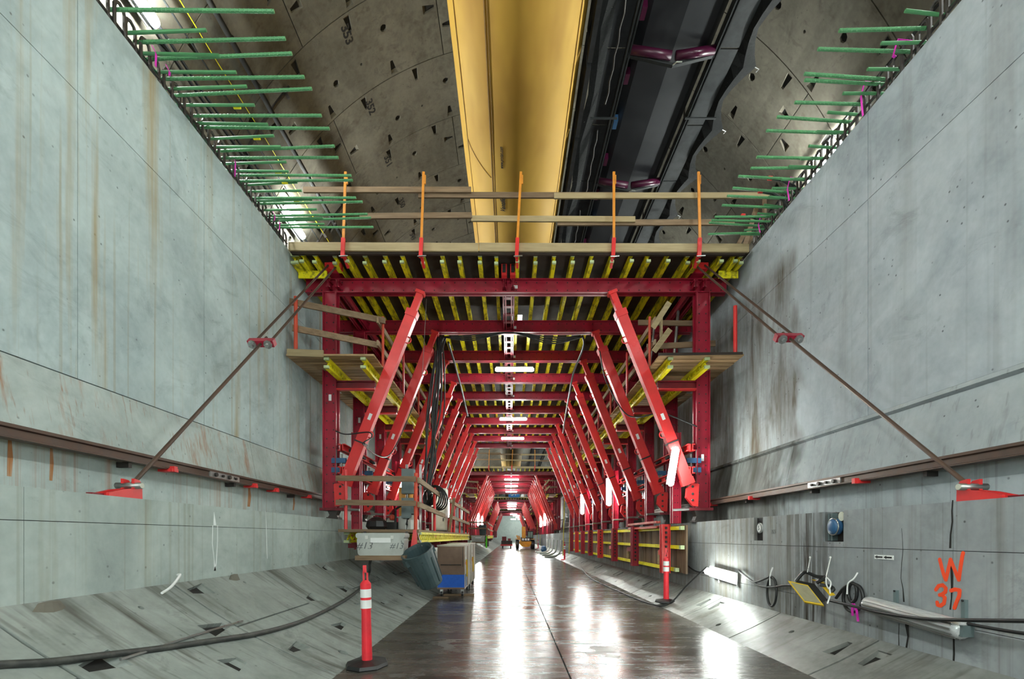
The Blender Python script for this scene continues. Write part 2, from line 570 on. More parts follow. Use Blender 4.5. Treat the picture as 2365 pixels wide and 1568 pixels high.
TRI_A = ('w', [(.3, .12), (.72, .12), (.6, .82), (.42, .82)], [.02, .02, .17, .17])
TRI_B = ('w', [(.42, .18), (.6, .18), (.74, .88), (.28, .88)], [.17, .17, .02, .02])
TRI_S = ('w', [(.12, .3), (.85, .42), (.85, .6), (.12, .72)], [.02, .16, .16, .02])
TRI_T = ('w', [(.15, .42), (.88, .3), (.88, .72), (.15, .6)], [.16, .02, .02, .16])

def arc_tube(r, y0, y1, a0, a1, n=64):
    mb = MB()
    for k in range(n):
        t0 = math.radians(a0 + (a1 - a0) * k / n)
        t1 = math.radians(a0 + (a1 - a0) * (k + 1) / n)
        p = [(CX - r * math.sin(t), CZ + r * math.cos(t)) for t in (t0, t1)]
        mb.quad((p[0][0], y0, p[0][1]), (p[1][0], y0, p[1][1]), (p[1][0], y1, p[1][1]), (p[0][0], y1, p[0][1]))
    return mb

# --- tunnel lining: rings of precast segments over a dark joint backing
Y_NEAR, Y_FAR = RING0 - 5 * PITCH, RING0 + 8 * PITCH
ceiling = struct(arc_tube(R + .05, Y_NEAR - .02, Y_FAR + .02, -112, 112).build('ceiling', M['joint'], smooth=True),
                 'curved vault of grey-brown precast concrete tunnel segments overhead', 'tunnel lining')
arc_tube(R, Y_FAR, 170, -112, 112, 48).build('far_lining', M['lining_far'], ceiling, smooth=True)
arc_tube(R, -26, Y_NEAR, -112, 112, 48).build('rear_lining', M['lining_far'], ceiling, smooth=True)
seg_meshes = {}
def seg_mesh(odd, k):
    key = (odd, k)
    if key in seg_meshes:
        return seg_meshes[key]
    a0 = (-90.1 if odd else -100.3) + 36 * k
    th0 = math.radians(a0) + .011 / R
    th1 = math.radians(a0 + 36) - .011 / R
    def fm(u, v, d):
        t = th0 + u / R
        return (CX - (R + d) * math.sin(t), v + .011, CZ + (R + d) * math.cos(t))
    holes = {(1, 0): TRI_A, (5, 0): TRI_A, (9, 0): TRI_A, (3, 3): TRI_B, (8, 3): TRI_B,
             (0, 1): TRI_T, (11, 2): TRI_S,
             (3, 1): ('hole', .09, .22), (7, 2): ('hole', .09, .22), (5, 2): ('hole', .035, .05)}
    mb = grid_panel(MB(), fm, R * (th1 - th0), PITCH - .022, 12, 4, holes)
    seg_meshes[key] = mb.mesh('lining_segment', M['lining'])
    return seg_meshes[key]
for r in range(-5, 8):
    odd = (353 - r) % 2 == 1
    for k in range(5):
        place('lining_segment', seg_mesh(odd, k), ceiling, (0, RING0 + PITCH * r, 0))
for num in range(355, 346, -1):
    yn = 11.79 + PITCH * (353 - num)
    t = math.radians(35.3)
    o = (CX - (R - .004) * math.sin(t), yn, CZ + (R - .004) * math.cos(t))
    text(str(num), .30, o, (0, 1, 0), (math.cos(t), 0, math.sin(t)), M['ink'], 'ring_number', ceiling, bold=.008)

# --- floor: two wet slabs with a joint
fl = struct(MB().box(-2.4, 3.9, -26, 170, -.5, -.025).build('floor', M['joint']), 'wet dark concrete tunnel floor with puddles', 'floor')
MB().box(-1.96, .655, -26, 170, -.3, 0).build('floor_slab', M['floor'], fl)
MB().box(.672, 3.36, -26, 170, -.3, 0).build('floor_slab', M['floor'], fl)

# --- invert segments either side of the floor
def invert(side, name, label):
    if side < 0:
        cx, cz, sg, a0, a1, aj = .93, 7.38, -1, 21.15, 40.5, 30.3
    else:
        cx, cz, sg, a0, a1, aj = .28, 7.3, 1, 22.55, 31.5, None
    def prof(a, d=0):
        t = math.radians(a)
        return (cx + sg * (R + d) * math.sin(t), cz - (R + d) * math.cos(t))
    mb = MB()
    n = 8
    for k in range(n):
        p, q = prof(a0 + (a1 - a0) * k / n, .05), prof(a0 + (a1 - a0) * (k + 1) / n, .05)
        mb.quad((p[0], -26, p[1]), (q[0], -26, q[1]), (q[0], 170, q[1]), (p[0], 170, p[1]))
    base = struct(mb.build(name, M['joint']), label, 'tunnel invert')
    mat = M['invert'] if side < 0 else M['invert_r']
    cache = {}
    for r in range(-6, 16):
        even = (353 - r) % 2 == 0
        spans = [(a0, aj), (aj, a1)] if (even and aj) else [(a0, a1)]
        for b0, b1 in spans:
            key = (even, b0)
            if key not in cache:
                ga = math.degrees(.012 / R)
                U = R * math.radians(b1 - b0 - 2 * ga)
                def fm(u, v, d, b0=b0):
                    p = prof(b0 + ga + math.degrees(u / R), d)
                    return (p[0], v + .015, p[1])
                if side < 0:
                    if b1 - b0 > 15:
                        nu, holes = 5, {(2, 0): TRI_B, (1, 2): ('w', [(.3, .3), (.75, .3), (.62, .75), (.4, .75)], [.12, .12, .02, .02]), (3, 2): ('hole', .03, .04), (2, 3): TRI_A, (4, 1): ('hole', .05, .06)}
                    elif b0 > 25:
                        nu, holes = 3, {(1, 0): TRI_B, (1, 2): ('hole', .025, .03), (2, 3): TRI_S}
                    else:
                        nu, holes = 3, {(1, 0): TRI_B, (1, 3): TRI_A, (0, 1): ('hole', .07, .1)}
                else:
                    nu, holes = 3, ({(1, 0): TRI_S, (1, 2): ('hole', .04, .05)} if even else {(1, 3): TRI_T, (0, 1): ('hole', .05, .07)})
                cache[key] = grid_panel(MB(), fm, U, PITCH - .03, nu, 4, holes).mesh('invert_segment', mat)
            place('invert_segment', cache[key], base, (0, RING0 + PITCH * r, 0))
    far = MB()
    for k in range(n):
        p, q = prof(a0 + (a1 - a0) * k / n), prof(a0 + (a1 - a0) * (k + 1) / n)
        far.quad((p[0], RING0 + PITCH * 16, p[1]), (q[0], RING0 + PITCH * 16, q[1]), (q[0], 170, q[1]), (p[0], 170, p[1]))
    far.build('far_invert', mat, base)
    return base
invert_l = invert(-1, 'trim_1', 'sloping pale concrete invert segments beside the left plinth')
invert_r = invert(1, 'trim_2', 'sloping wet concrete invert segments below the right plinth')

# --- side walls: cast panels over a backing slab
def panels(parent, name, x_in, x_out, ys, zs, mat, g=.006, recess=.02):
    for y0, y1 in zip(ys, ys[1:]):
        for z0, z1 in zip(zs, zs[1:]):
            MB().box(min(x_in, x_out), max(x_in, x_out), y0 + g, y1 - g, z0 + g, z1 - g).build(name, mat, parent)

wl = struct(MB().box(XL - .6, XL - .03, -26, 170, 3.0, WTOP - .01).build('wall_left', M['joint']),
            'tall pale grey concrete side wall with faint rust runs, topped with green bars', 'wall')
wr = struct(MB().box(XR + .03, XR + .6, -26, 170, 3.0, WTOP - .01).build('wall_right', M['joint']),
            'tall grey concrete side wall with dark seepage stains, opposite the rust-streaked one', 'wall')
ysl = [-26] + [5.2 + 2.15 * k for k in range(-3, 13)] + [170]
ysr = [-26] + [6.85 + 2.2 * k for k in range(-3, 12)] + [170]
panels(wl, 'wall_panel', XL, XL - .5, ysl, [3.25, 6.33, WTOP], M['wall_l'], .004)
panels(wr, 'wall_panel', XR, XR + .5, ysr, [3.27, 6.33, WTOP], M['wall_r'], .004)
# battered haunch down to the ledge
for y0, y1 in zip([-26, 1.2, 8.6, 16.0, 23.4], [1.19, 8.59, 15.99, 23.39, 170]):
    MB().prism([(XL + .02, 3.235), (XL + .17, 2.42), (XL + .17, ZLL - .2), (XL - .55, ZLL - .2), (XL - .55, 3.235)], (0, y0, 0), (1, 0, 0), (0, 0, 1), (0, y1 - y0, 0)).build('haunch', M['batter_l'], wl)
    MB().prism([(XR - .05, 3.255), (XR - .07, 3.2), (XR - .02, 3.17), (XR - .2, 2.35), (XR - .2, ZLR - .2), (XR + .55, ZLR - .2), (XR + .55, 3.255)], (0, y0, 0), (1, 0, 0), (0, 0, 1), (0, y1 - y0, 0)).build('haunch', M['batter_r'], wr)

# plinth walls with the ledges the gantries roll on
pl_ = struct(MB().box(LL - 1.3, LL - .03, -26, 170, -.2, ZLL - .012).build('wall_left_plinth', M['joint']),
             'low pale concrete plinth wall rising from the sloping invert', 'wall')
pr_ = struct(MB().box(LR + .3, LR + 1.4, -26, 170, -.2, ZLR - .012).build('wall_right_plinth', M['joint']),
             'low stained concrete plinth wall carrying the painted W 37', 'wall')
panels(pl_, 'plinth_panel', LL, LL - .9, [-26] + [3.78 + 3.72 * k for k in range(-1, 8)] + [170], [.2, 1.68, ZLL], M['low_l'], .003)
# right plinth is built in three lifts; the top lift is broken by two box-outs
BOX = [(7.94, 8.32), (6.02, 6.42)]
ysp = [-26] + [4.53 + 3.7 * k for k in range(-1, 8)] + [170]
panels(pr_, 'plinth_panel', LR, LR + .9, ysp, [-.1, .72, 1.42], M['low_r'], .003)
cuts = sorted(ysp + [y for b in BOX for y in b])
for y0, y1 in zip(cuts, cuts[1:]):
    if any(abs(y0 - b[0]) < 1e-6 for b in BOX):
        MB().box(LR, LR + .9, y0 + .003, y1 - .003, 1.423, 1.49).build('plinth_panel', M['low_r'], pr_)
    else:
        MB().box(LR, LR + .9, y0 + .003, y1 - .003, 1.423, ZLR).build('plinth_panel', M['low_r'], pr_)

# distant end of the straight stretch, where the tunnel bends away
struct(MB().box(-9, 10, 150, 150.5, -2, 16).build('wall_end', M['far_wall']), 'pale far wall where the tunnel bends away', 'wall')

# cracks and seepage marks in the right plinth
def crack(pts, w, name='crack'):
    mb = MB()
    for (y0, z0, w0), (y1, z1, w1) in zip(pts, pts[1:]):
        x = LR - .0015
        mb.quad((x, y0 - w0 * w, z0), (x, y0 + w0 * w, z0), (x, y1 + w1 * w, z1), (x, y1 - w1 * w, z1))
    mb.build(name, M['joint'], pr_)
def yz(px, py, X=LR):
    Y = X * F / (px - 1178)
    return Y, 1.55 + (1240 - py) * Y / F
def crackpx(pl, w):
    crack([(*yz(x, y), k) for x, y, k in pl], w)
crackpx([(2201, 1155, 1), (2199, 1180, 1), (2200, 1205, 1.2), (2196, 1235, 1.2), (2195, 1266, 1.6)], .0075)
crackpx([(2197, 1300, .8), (2199, 1330, 1.6), (2199, 1355, 1.2), (2198, 1382, .8), (2195, 1408, 1)], .009)
crackpx([(2083, 1220, .4), (2086, 1270, .5), (2083, 1300, .6), (2081, 1335, .6), (2086, 1360, 1), (2088, 1390, 1.9)], .006)
crackpx([(2098, 1432, 3), (2095, 1445, 2.4), (2098, 1470, 1.2), (2093, 1500, 1.2)], .01)
crackpx([(2077, 1440, .6), (2076, 1470, .8), (2077, 1500, 1)], .007)
crackpx([(2198, 1450, 2.4), (2203, 1470, 1.2), (2204, 1510, 1.2), (2202, 1540, 1.4)], .008)

# lime drips and rust runs on the left plinth and ledge wall
def smear(X_, pl, mat, name, parent, sg=1):
    mb = MB()
    for (px, py, w), (qx, qy, w2) in zip(pl, pl[1:]):
        ya, yb = abs(X_) * F / abs(px - 1178), abs(X_) * F / abs(qx - 1178)
        za, zb = 1.55 + (1240 - py) * ya / F, 1.55 + (1240 - qy) * yb / F
        x = X_ + sg * .0015
        mb.quad((x, ya - w, za), (x, ya + w, za), (x, yb + w2, zb), (x, yb - w2, zb))
    mb.build(name, mat, parent)
smear(LL, [(494, 1182, .002), (495, 1200, .02), (496, 1213, .03)], M['efflo'], 'lime_drip', pl_)
smear(LL, [(491, 1213, .008), (490, 1255, .008), (494, 1290, .006), (496, 1318, .02)], M['efflo'], 'lime_drip', pl_)
smear(LL, [(502, 1213, .006), (502, 1250, .008), (499, 1300, .012), (496, 1318, .02)], M['efflo'], 'lime_drip', pl_)
smear(LL, [(613, 1180, .004), (615, 1230, .008), (617, 1290, .006)], M['efflo'], 'lime_drip', pl_)
for px, y0, y1, w in ((575, 1122, 1170, .05), (22, 1012, 1100, .025), (118, 1030, 1110, .02), (678, 1145, 1178, .04)):
    smear(XL + .17, [(px, y0, w * .6), (px + 1, (y0 + y1) / 2, w), (px - 1, y1, w * .8)], M['rust_run'], 'rust_run', wl)
# --- crane rails fixed above the ledges
def rail(name, x, z0, label, splice, clips, sgn):
    t = thing(name, label, 'rail', (x, -5, z0))
    prof = [(-.065, 0), (.065, 0), (.065, .012), (.012, .024), (.012, .09), (.036, .1), (.036, .13), (-.036, .13), (-.036, .1), (-.012, .09), (-.012, .024), (-.065, .012)]
    MB().prism(prof, (x, -5, z0), (1, 0, 0), (0, 0, 1), (0, 65, 0)).build('rail_bar', M['rust'], t)
    xs = x + sgn * .02
    sp = MB().box(xs - .012, xs + .012, splice, splice + .75, z0 + .022, z0 + .1).build('splice_plate', M['steel'], t)
    for k in range(4):
        MB().lathe([(.03 if k % 2 == 0 else .02, 0), (.03 if k % 2 == 0 else .02, .03)], (xs + sgn * .012, splice + .12 + .17 * k, z0 + .06), 8, (sgn, 0, 0)).build('bolt', M['steel_dk'], sp)
    for y in clips:
        c = MB().box(x - .07, x + .11 if sgn > 0 else x + .07, y, y + .12, z0 - .03, z0 + .012)
        c.box(x + sgn * .09 - .03, x + sgn * .09 + .03, y + .03, y + .09, z0 - .03, z0 + .04).build('clip', M['red_bright'], t)
    # brackets that hold the rail off the wall
    for k in range(14):
        y = 1.3 + 2.1 * k
        MB().box(min(x, x - sgn * .18), max(x, x - sgn * .18), y, y + .05, z0 - .06, z0).build('bracket', M['steel_dk'], t)
rail('crane_rail', -4.34, 2.40, 'rusty brown steel rail running along the left wall', 6.95, [6.05, 8.0, 8.75, 10.2], 1)
rail('crane_rail', 4.74, 2.30, 'rusty brown steel rail running along the stained right wall', 6.9, [6.45, 9.3, 11.2], -1)

# --- reinforcement cast into the wall heads
def ribbed(mb, p, q, r):
    mb.tube([p, q], r, 8)
    return mb
def dowels(wall, X, sg, longs, shorts, llen, slen, zl, zs_):
    for k, y in enumerate(longs):
        L = llen + random.uniform(-.06, .06)
        dz = random.uniform(-.05, .05)
        dy = random.uniform(-.05, .05)
        mb = MB()
        p, q = Vector((X - sg * .12, y, zl - .03)), Vector((X + sg * L, y + dy, zl + dz))
        mb.tube([p, q], .021, 8)
        n = int(L / .05)
        for j in range(n):
            c = p.lerp(q, (j + .5) / n)
            d = (q - p).normalized()
            mb.lathe([(.021, -.008), (.025, 0), (.021, .008)], c, 6, d)
        mb.build('dowel_bar', M['green_bar'], wall)
    for k, y in enumerate(shorts):
        L = slen + random.uniform(-.05, .08)
        p, q = Vector((X - sg * .2, y, zs_)), Vector((X + sg * L, y + random.uniform(-.04, .04), zs_ + random.uniform(-.03, .05)))
        MB().tube([p, q], .02, 8).build('dowel_bar', M['green_bar'], wall)
    # yellow paint marks on some of the short bars
    # black hairpin links along the wall head
    y = 4.9
    k = 0
    while y < 10.05:
        x = X - sg * (.03 + .03 * (k % 2))
        h = .40 + random.uniform(-.05, .05)
        pts = [(x, y, WTOP - .1), (x, y, WTOP + h * .7)]
        for a in range(5):
            t = math.pi * a / 4
            pts.append((x, y + .075 - .075 * math.cos(t), WTOP + h * .7 + .08 * math.sin(t)))
        pts += [(x, y + .15, WTOP + h * .25), (x - sg * .03, y + .19, WTOP - .1)]
        MB().tube(pts, .021, 6).build('link_bar', M['steel_dk'], wall)
        y += .205
        k += 1
    for dz, dx, mt in ((.13, .05, 'steel_dk'), (.2, .12, 'green_dk')):
        pts = [(X - sg * dx + random.uniform(-.02, .02), 3.4 + .75 * k, WTOP + dz + random.uniform(-.03, .03)) for k in range(10)]
        MB().tube(pts, .018, 6).build('longitudinal_bar', M[mt], wall)
lon_l = [5.75, 6.13, 6.35, 6.62, 6.87, 7.2, 7.4, 7.86, 8.0, 8.38, 8.52, 8.95, 9.1, 9.45, 9.6, 9.8]
sho_l = [5.6, 6.0, 6.25, 6.5, 6.75, 7.0, 7.3, 7.6, 7.75, 8.1, 8.25, 8.6, 8.75, 9.0, 9.25, 9.5, 9.7]
dowels(wl, XL, 1, lon_l, sho_l, 1.86, .92, WTOP + .27, WTOP + .22)
lon_r = [5.6, 5.95, 6.24, 6.62, 6.69, 7.0, 7.3, 7.5, 8.0, 8.2, 8.48, 8.8, 8.95, 9.2, 9.45, 9.6, 9.75, 9.95]
sho_r = [5.75, 6.05, 6.4, 6.75, 7.1, 7.4, 7.7, 7.9, 8.1, 8.35, 8.6, 8.85, 9.1, 9.3, 9.5, 9.7, 9.9]
dowels(wr, XR, -1, lon_r, sho_r, 1.02, .34, WTOP + .26, WTOP + .16)
for (X, sg, ys) in ((XL, 1, (7.05, 7.6, 8.3, 8.55, 9.0)),):
    for y in ys:
        MB().tube([(X + sg * .62, y, WTOP + .235), (X + sg * .72, y, WTOP + .235)], .024, 8).build('paint_mark', M['yellow_clean'], wl)
for k, y in enumerate((8.62, 8.95, 9.62)):
    pts = [(XR + .15, y, WTOP - .05), (XR - .02, y, WTOP + .22), (XR - .22, y, WTOP + .33), (XR - .4, y, WTOP + .36)]
    sl = MB().tube(pts, .03, 8).build('bent_sleeve', M['black'], wr)
    MB().tube([(XR - .4, y, WTOP + .36), (XR - .47, y, WTOP + .365)], .036, 8).build('sleeve_cap', M['red_bright'], sl)

# pink survey ribbons knotted on the bars
def ribbon_thing(pts, label, grp):
    mb = MB()
    for a, b in zip(pts, pts[1:]):
        mb.bar(a, b, .004, .032, (0, 1, 0))
    tag(mb.build('survey_ribbon', M['pink']), label, 'ribbon', grp)
for y, L in ((6.2, .22), (6.45, .1), (8.0, .3), (9.35, .15), (9.55, .2)):
    x = XL + .06
    ribbon_thing([(x, y, WTOP + .27), (x + .03, y + .03, WTOP + .2), (x + .01, y + .05, WTOP + .27 - L)], 'pink ribbon tied to the green bars on the left wall head', 'pink ribbons on the left wall head')
for y, L in ((6.18, .16), (6.75, .42), (8.55, .36), (9.55, .3)):
    x = XR - .12
    ribbon_thing([(x + .14, y - .06, WTOP + .24), (x, y, WTOP + .32), (x - .03, y + .03, WTOP + .15), (x + .02, y + .06, WTOP + .32 - L)], 'pink ribbon tied to the green bars on the right wall head', 'pink ribbons on the right wall head')

# ================================================================ LAMPS AND SERVICES
def tube_lamp(p, q, label, group=None, r=.06, mat='lamp', back=(0, 0, 1), name='tube_lamp'):
    """weatherproof fluorescent batten from p to q; back points to what carries it"""
    p, q, back = Vector(p), Vector(q), Vector(back).normalized()
    c = (p + q) / 2
    t = thing(name, label, 'lamp', c, group)
    a = (q - p).normalized()
    L = (q - p).length
    prof = [(r * .6, 0), (r, .05), (r, L - .05), (r * .6, L)]
    MB().lathe(prof, p, 8, a).build('diffuser', M[mat], t, smooth=True)
    bk = back * (r * .98)
    MB().bar(p + bk + a * .03, q + bk - a * .03, r * 3.0, .03, back).build('housing', M['white'], t)
    for k in (.22, .78):
        e = p.lerp(q, k) + bk
        MB().bar(e, e + back * .09, .02, .03, a).build('hanger', M['steel'], t)
    return t

def lining_pt(ratio, off, Y, left=True):
    """point on the lining (inset by off) that lies at X/height = ratio from the eye line"""
    best = None
    for k in range(0, 1800):
        t = math.radians(k * .05)
        s = -1 if left else 1
        X, Z = CX + s * (R - off) * math.sin(t), CZ + (R - off) * math.cos(t)
        e = abs(s * X / (Z - 1.55) - ratio) if Z > 2.5 else 9
        if best is None or e < best[0]:
            best = (e, X, Z)
    return Vector((best[1], Y, best[2]))

nrm_l = lambda p: (p - Vector((CX, p.y, CZ))).normalized()
for k, y in enumerate((14.2, 8.05, 20.4, 26.6, 33, 39.5, 64, 70, 76, 82, 88, 1.8, -4.4, -10.6)):  # stations past the first gantry carry the row on, added to brighten the gap
    b = lining_pt(.69, .2, y)
    lb = {14.2: 'bright lamp on the lining just above the deck guard rail', 8.05: 'bright lamp on the lining at the top edge, above the left wall head'}.get(y, 'bright tube lamp on the left side of the vault')
    tube_lamp(b + Vector((0, -.62, 0)), b + Vector((0, .62, 0)), lb, 'lamps along the left of the vault', .09, 'lamp_hi', nrm_l(b), 'tunnel_lamp')
for k, y in enumerate((11.75, 17.9, 24.1, 36, 67, 73, 79, 85, 5.55, -.7, -6.9)):  # stations past the first gantry likewise added for light in the gap
    b = lining_pt(.841, .2, y, False)
    lb = {11.75: 'lamp glinting through the bars above the right wall head'}.get(y, 'bright tube lamp on the right side of the vault')
    tube_lamp(b + Vector((0, -.62, 0)), b + Vector((0, .62, 0)), lb, 'lamps along the right of the vault', .09, 'lamp_hi', nrm_l(b), 'tunnel_lamp')

# pipes and cables clipped along the left of the vault
def along(ratio, off, r, mat, name, label, cat, wob=0.0, y0=2, y1=34, left=True, n=17):
    b = lining_pt(ratio, off, 0, left)
    pts = []
    for k in range(n):
        y = y0 + (y1 - y0) * k / (n - 1)
        sag = wob * (1 if k % 2 else -1)
        pts.append((b.x + sag, y, b.z - abs(sag)))
    return tag(MB().tube(pts, r, 8).build(name, M[mat], smooth=True), label, cat)
along(.561, .18, .06, 'joint', 'service_pipe', 'thick black pipe clipped along the vault left of the yellow duct', 'pipe')
along(.70, .14, .035, 'black', 'power_cable', 'black cable beside the tunnel lamps, nearest the left wall head', 'cable', .02)
along(.685, .12, .03, 'black', 'power_cable', 'black cable just inboard of the tunnel lamps', 'cable', .035)
along(.645, .10, .018, 'conv_steel', 'conduit', 'thin grey conduit between the lamp cables and the yellow wire', 'conduit')
along(.615, .12, .009, 'yellow_clean', 'signal_wire', 'thin yellow wire strung along the left of the vault', 'wire', .012)
along(.80, .12, .03, 'black', 'power_cable', 'dark cable along the vault behind the right wall head', 'cable', .03, left=False)
for k, y in enumerate((7.75, 11.7, 15.7, 19.7)):
    lb = ['dark steel pipe bracket on the vault, nearest the top edge', 'dark steel pipe bracket on the vault beside ring number 352', 'dark steel pipe bracket on the vault above the deck rail', 'dark steel pipe bracket on the vault behind the deck rail'][k]
    t = thing('pipe_bracket', lb, 'bracket', lining_pt(.56, .1, y), 'pipe brackets on the vault')
    pts = [lining_pt(q, .09, y) for q in (.49, .54, .60, .66, .72)]
    mb = MB()
    for a, b in zip(pts, pts[1:]):
        mb.bar(a, b, .06, .05, nrm_l(a))
    mb.build('arm', M['steel_dk'], t)
    for q in (.505, .56, .615, .69):
        a, b = lining_pt(q, -.01, y), lining_pt(q, .26, y)
        MB().bar(a, b, .07, .03, (0, 1, 0)).build('standoff', M['steel_dk'], t)

# ---------------------------------------------------------------- ventilation duct
DX, DZ, DR = .15, 12.15, 1.39
duct = thing('ventilation_duct', 'huge yellow fabric ventilation duct hanging along the crown of the tunnel', 'duct', (DX, 0, DZ - DR))
mb = MB()
n = 48
ys = [-2] + [4 + 2.2 * k for k in range(40)] + [140]
prev = None
for y in ys:
    i = len(mb.v)
    w = 1 + random.uniform(-.004, .004)
    for j in range(n):
        th = 2 * math.pi * j / n
        mb.v.append((DX + DR * w * math.cos(th), y, DZ + DR * w * math.sin(th)))
    if prev is not None:
        for j in range(n):
            mb.f.append((prev + j, prev + (j + 1) % n, i + (j + 1) % n, i + j))
    prev = i
mb.build('duct_tube', M['duct'], duct, smooth=True)
def duct_pt(px, y, off=.0):
    """where the sight line to column px (at the top of the frame) first meets the duct"""
    rx = (px - 1178) / 1240
    for k in range(4000):
        h = 8.5 + k * .001
        X, Z = rx * h, 1.55 + h
        d = math.hypot(X - DX, Z - DZ)
        if d <= DR + off:
            v = Vector((X - DX, 0, Z - DZ)).normalized() * (DR + off)
            return Vector((DX + v.x, y, DZ + v.z))
    a = math.radians(200 if px < 1178 else -20)
    return Vector((DX + math.cos(a) * DR, y, DZ + math.sin(a) * DR))
for px, w in ((1046, .02), (1117, .022), (1124, .016), (1346, .02)):
    a, b = duct_pt(px, -2, .006), duct_pt(px, 140, .006)
    MB().bar(a, b, w, .012, (a - Vector((DX, -2, DZ)))).build('seam', M['seam'], duct)
nv = duct_pt(1152, 0)
vup = Vector((-(DZ - nv.z), 0, -(nv.x - DX))).normalized()      # tangent towards the left of the picture
vup = Vector((-1, 0, 0)) - (nv - Vector((DX, 0, DZ))).normalized() * Vector((-1, 0, 0)).dot((nv - Vector((DX, 0, DZ))).normalized())
o = duct_pt(1152, 13.42, .012)
text('Ventiflex', .20, o, (0, -1, 0), vup, M['ink'], 'duct_lettering', duct, shear=.25, sx=.92, bold=.003)
o = duct_pt(1150, 11.8, .012)
text('www.protan.com', .13, o, (0, -1, 0), vup, M['ink'], 'duct_lettering', duct, shear=.2, sx=.74, bold=.0015)
mbx = MB()
for dy in (0, .07):
    o = duct_pt(1152, 14.05 + dy, .01)
    ribbon(mbx, [o + vup * .08 + Vector((0, -.05, 0)), o + vup * .04 + Vector((0, .03, 0)), o + Vector((0, -.02, 0)) - vup * .0, o - vup * .05 + Vector((0, .03, 0)), o - vup * .08 + Vector((0, -.03, 0))], .02, (nv - Vector((DX, 0, DZ))))
mbx.build('duct_emblem', M['ink'], duct)
# hem of a patched panel
pts = [duct_pt(1047 + 66 * (k / 9) ** 1.15, 12.0 + .6 * (k / 9) ** .8, .006) for k in range(10)]
MB().tube(pts, .012, 6).build('patch_hem', M['seam'], duct)

# ---------------------------------------------------------------- belt conveyor
CZV = 11.85
conv = thing('belt_conveyor', 'black overhead belt conveyor with purple rollers hung right of the duct', 'conveyor', (3.45, 0, CZV))
mb = MB()
prof = [(2.6, .16), (2.78, .06), (3.45, .0), (4.12, .06), (4.27, .16)]
for (a, b), (c, d) in zip(prof, prof[1:]):
    mb.quad((a, 2, CZV + b), (c, 2, CZV + d), (c, 140, CZV + d), (a, 140, CZV + b))
    mb.quad((a, 2, CZV + b + .02), (a, 140, CZV + b + .02), (c, 140, CZV + d + .02), (c, 2, CZV + d + .02))
mb.build('belt', M['belt'], conv)
for x in (2.5, 4.36):
    MB().channels((x, 2, CZV + .02), (x, 140, CZV + .02), .2, .09).build('stringer', M['conv_steel'], conv)
for x in (2.62, 4.25):
    MB().bar((x, 2, CZV + .2), (x, 140, CZV + .2), .05, .05).build('upper_stringer', M['dark_panel'], conv)
for k in range(-2, 12):
    y = 10.2 + 3.76 * k
    MB().bar((2.5, y + .1, CZV - .04), (3.45, y + .1, CZV - .26), .07, .05).bar((3.45, y + .1, CZV - .26), (4.36, y + .1, CZV - .04), .07, .05).build('idler_bracket', M['conv_steel'], conv)
    for a, b in (((2.56, y, CZV - .02), (3.40, y, CZV - .15)), ((3.50, y, CZV - .15), (4.31, y, CZV - .02))):
        MB().tube([a, b], .085, 12).build('roller', M['purple'], conv, smooth=True)
    MB().tube([(3.45, y + .1, CZV - .26), (3.5, y - .05, CZV - .33), (3.6, y - .08, CZV - .36)], .012, 6).build('bracket_pin', M['white'], conv)
    for x in (2.5, 4.36):
        MB().bar((x, y + 1.9, CZV + .1), (x, y + 1.9, CZV + 2.6), .04, .04).build('hanger_rod', M['steel_dk'], conv)
    MB().bar((1.95, y + 1.55, CZV - .13), (2.6, y + 1.55, CZV - .13), .04, .03).build('cross_angle', M['conv_steel'], conv)
    MB().bar((4.25, y + 1.55, CZV - .13), (5.0, y + 1.55, CZV - .13), .04, .03).build('cross_angle', M['conv_steel'], conv)
    for q in range(3):
        MB().box(2.56, 2.66, y + .5 + 1.2 * q, y + .75 + 1.2 * q, CZV - .06, CZV + .1).build('carrier_roller', M['purple' if q != 1 else 'blue_steel'], conv)
# guard panels either side
for k in range(-1, 20):
    y = 6.4 + 1.9 * k
    MB().box(2.02, 2.44, y + .02, y + 1.88, CZV + .0, CZV + .03).build('guard_panel', M['dark_panel'], conv)
    MB().box(4.42, 4.82, y + .02, y + 1.88, CZV + .0, CZV + .03).build('guard_panel', M['conv_steel'], conv)
    MB().box(1.62, 1.72, y + .05, y + 1.85, CZV - .35, CZV + .4).build('hanging_flap', M['dark_panel'], conv)
def scallop(x0, xs, y0, step, cnt, z0, zs_, name):
    mb = MB()
    for k in range(cnt):
        for q in range(6):
            y = y0 + step * (k + q / 6)
            y2 = y0 + step * (k + (q + 1) / 6)
            def ed(f):
                s = abs(f - .5) * 2
                return xs[0] + (xs[1] - xs[0]) * s ** 1.5
            f1, f2 = q / 6, (q + 1) / 6
            mid1, mid2 = x0 + (ed(f1) - x0) * .5, x0 + (ed(f2) - x0) * .5
            mb.quad((x0, y, z0), (x0, y2, z0), (mid2, y2, z0 - .1), (mid1, y, z0 - .1))
            mb.quad((mid1, y, z0 - .1), (mid2, y2, z0 - .1), (ed(f2), y2, zs_), (ed(f1), y, zs_))
    mb.build(name, M['sheet'], conv)
scallop(4.80, (5.0, 5.36), 7.3, 1.62, 18, CZV + .02, CZV - .06, 'spill_sheet')
scallop(2.06, (1.8, 1.58), 6.8, 2.9, 12, CZV + .0, CZV - .1, 'spill_sheet')
for k in range(12):
    y = 7.3 + 1.62 * k
    MB().tube([(5.34, y, CZV - .06), (5.44, y + .03, CZV - .08), (5.4, y + .08, CZV - .1)], .009, 5).build('white_tie', M['label'], conv)
for k in range(6):
    y = 9.2 + 3.0 * k
    pts = [(2.2 + .03 * (q % 2), y + .25 * q, CZV - .03 - .03 * q) for q in range(9)]
    MB().tube(pts, .02, 6).build('safety_chain', M['steel_dk'], conv)

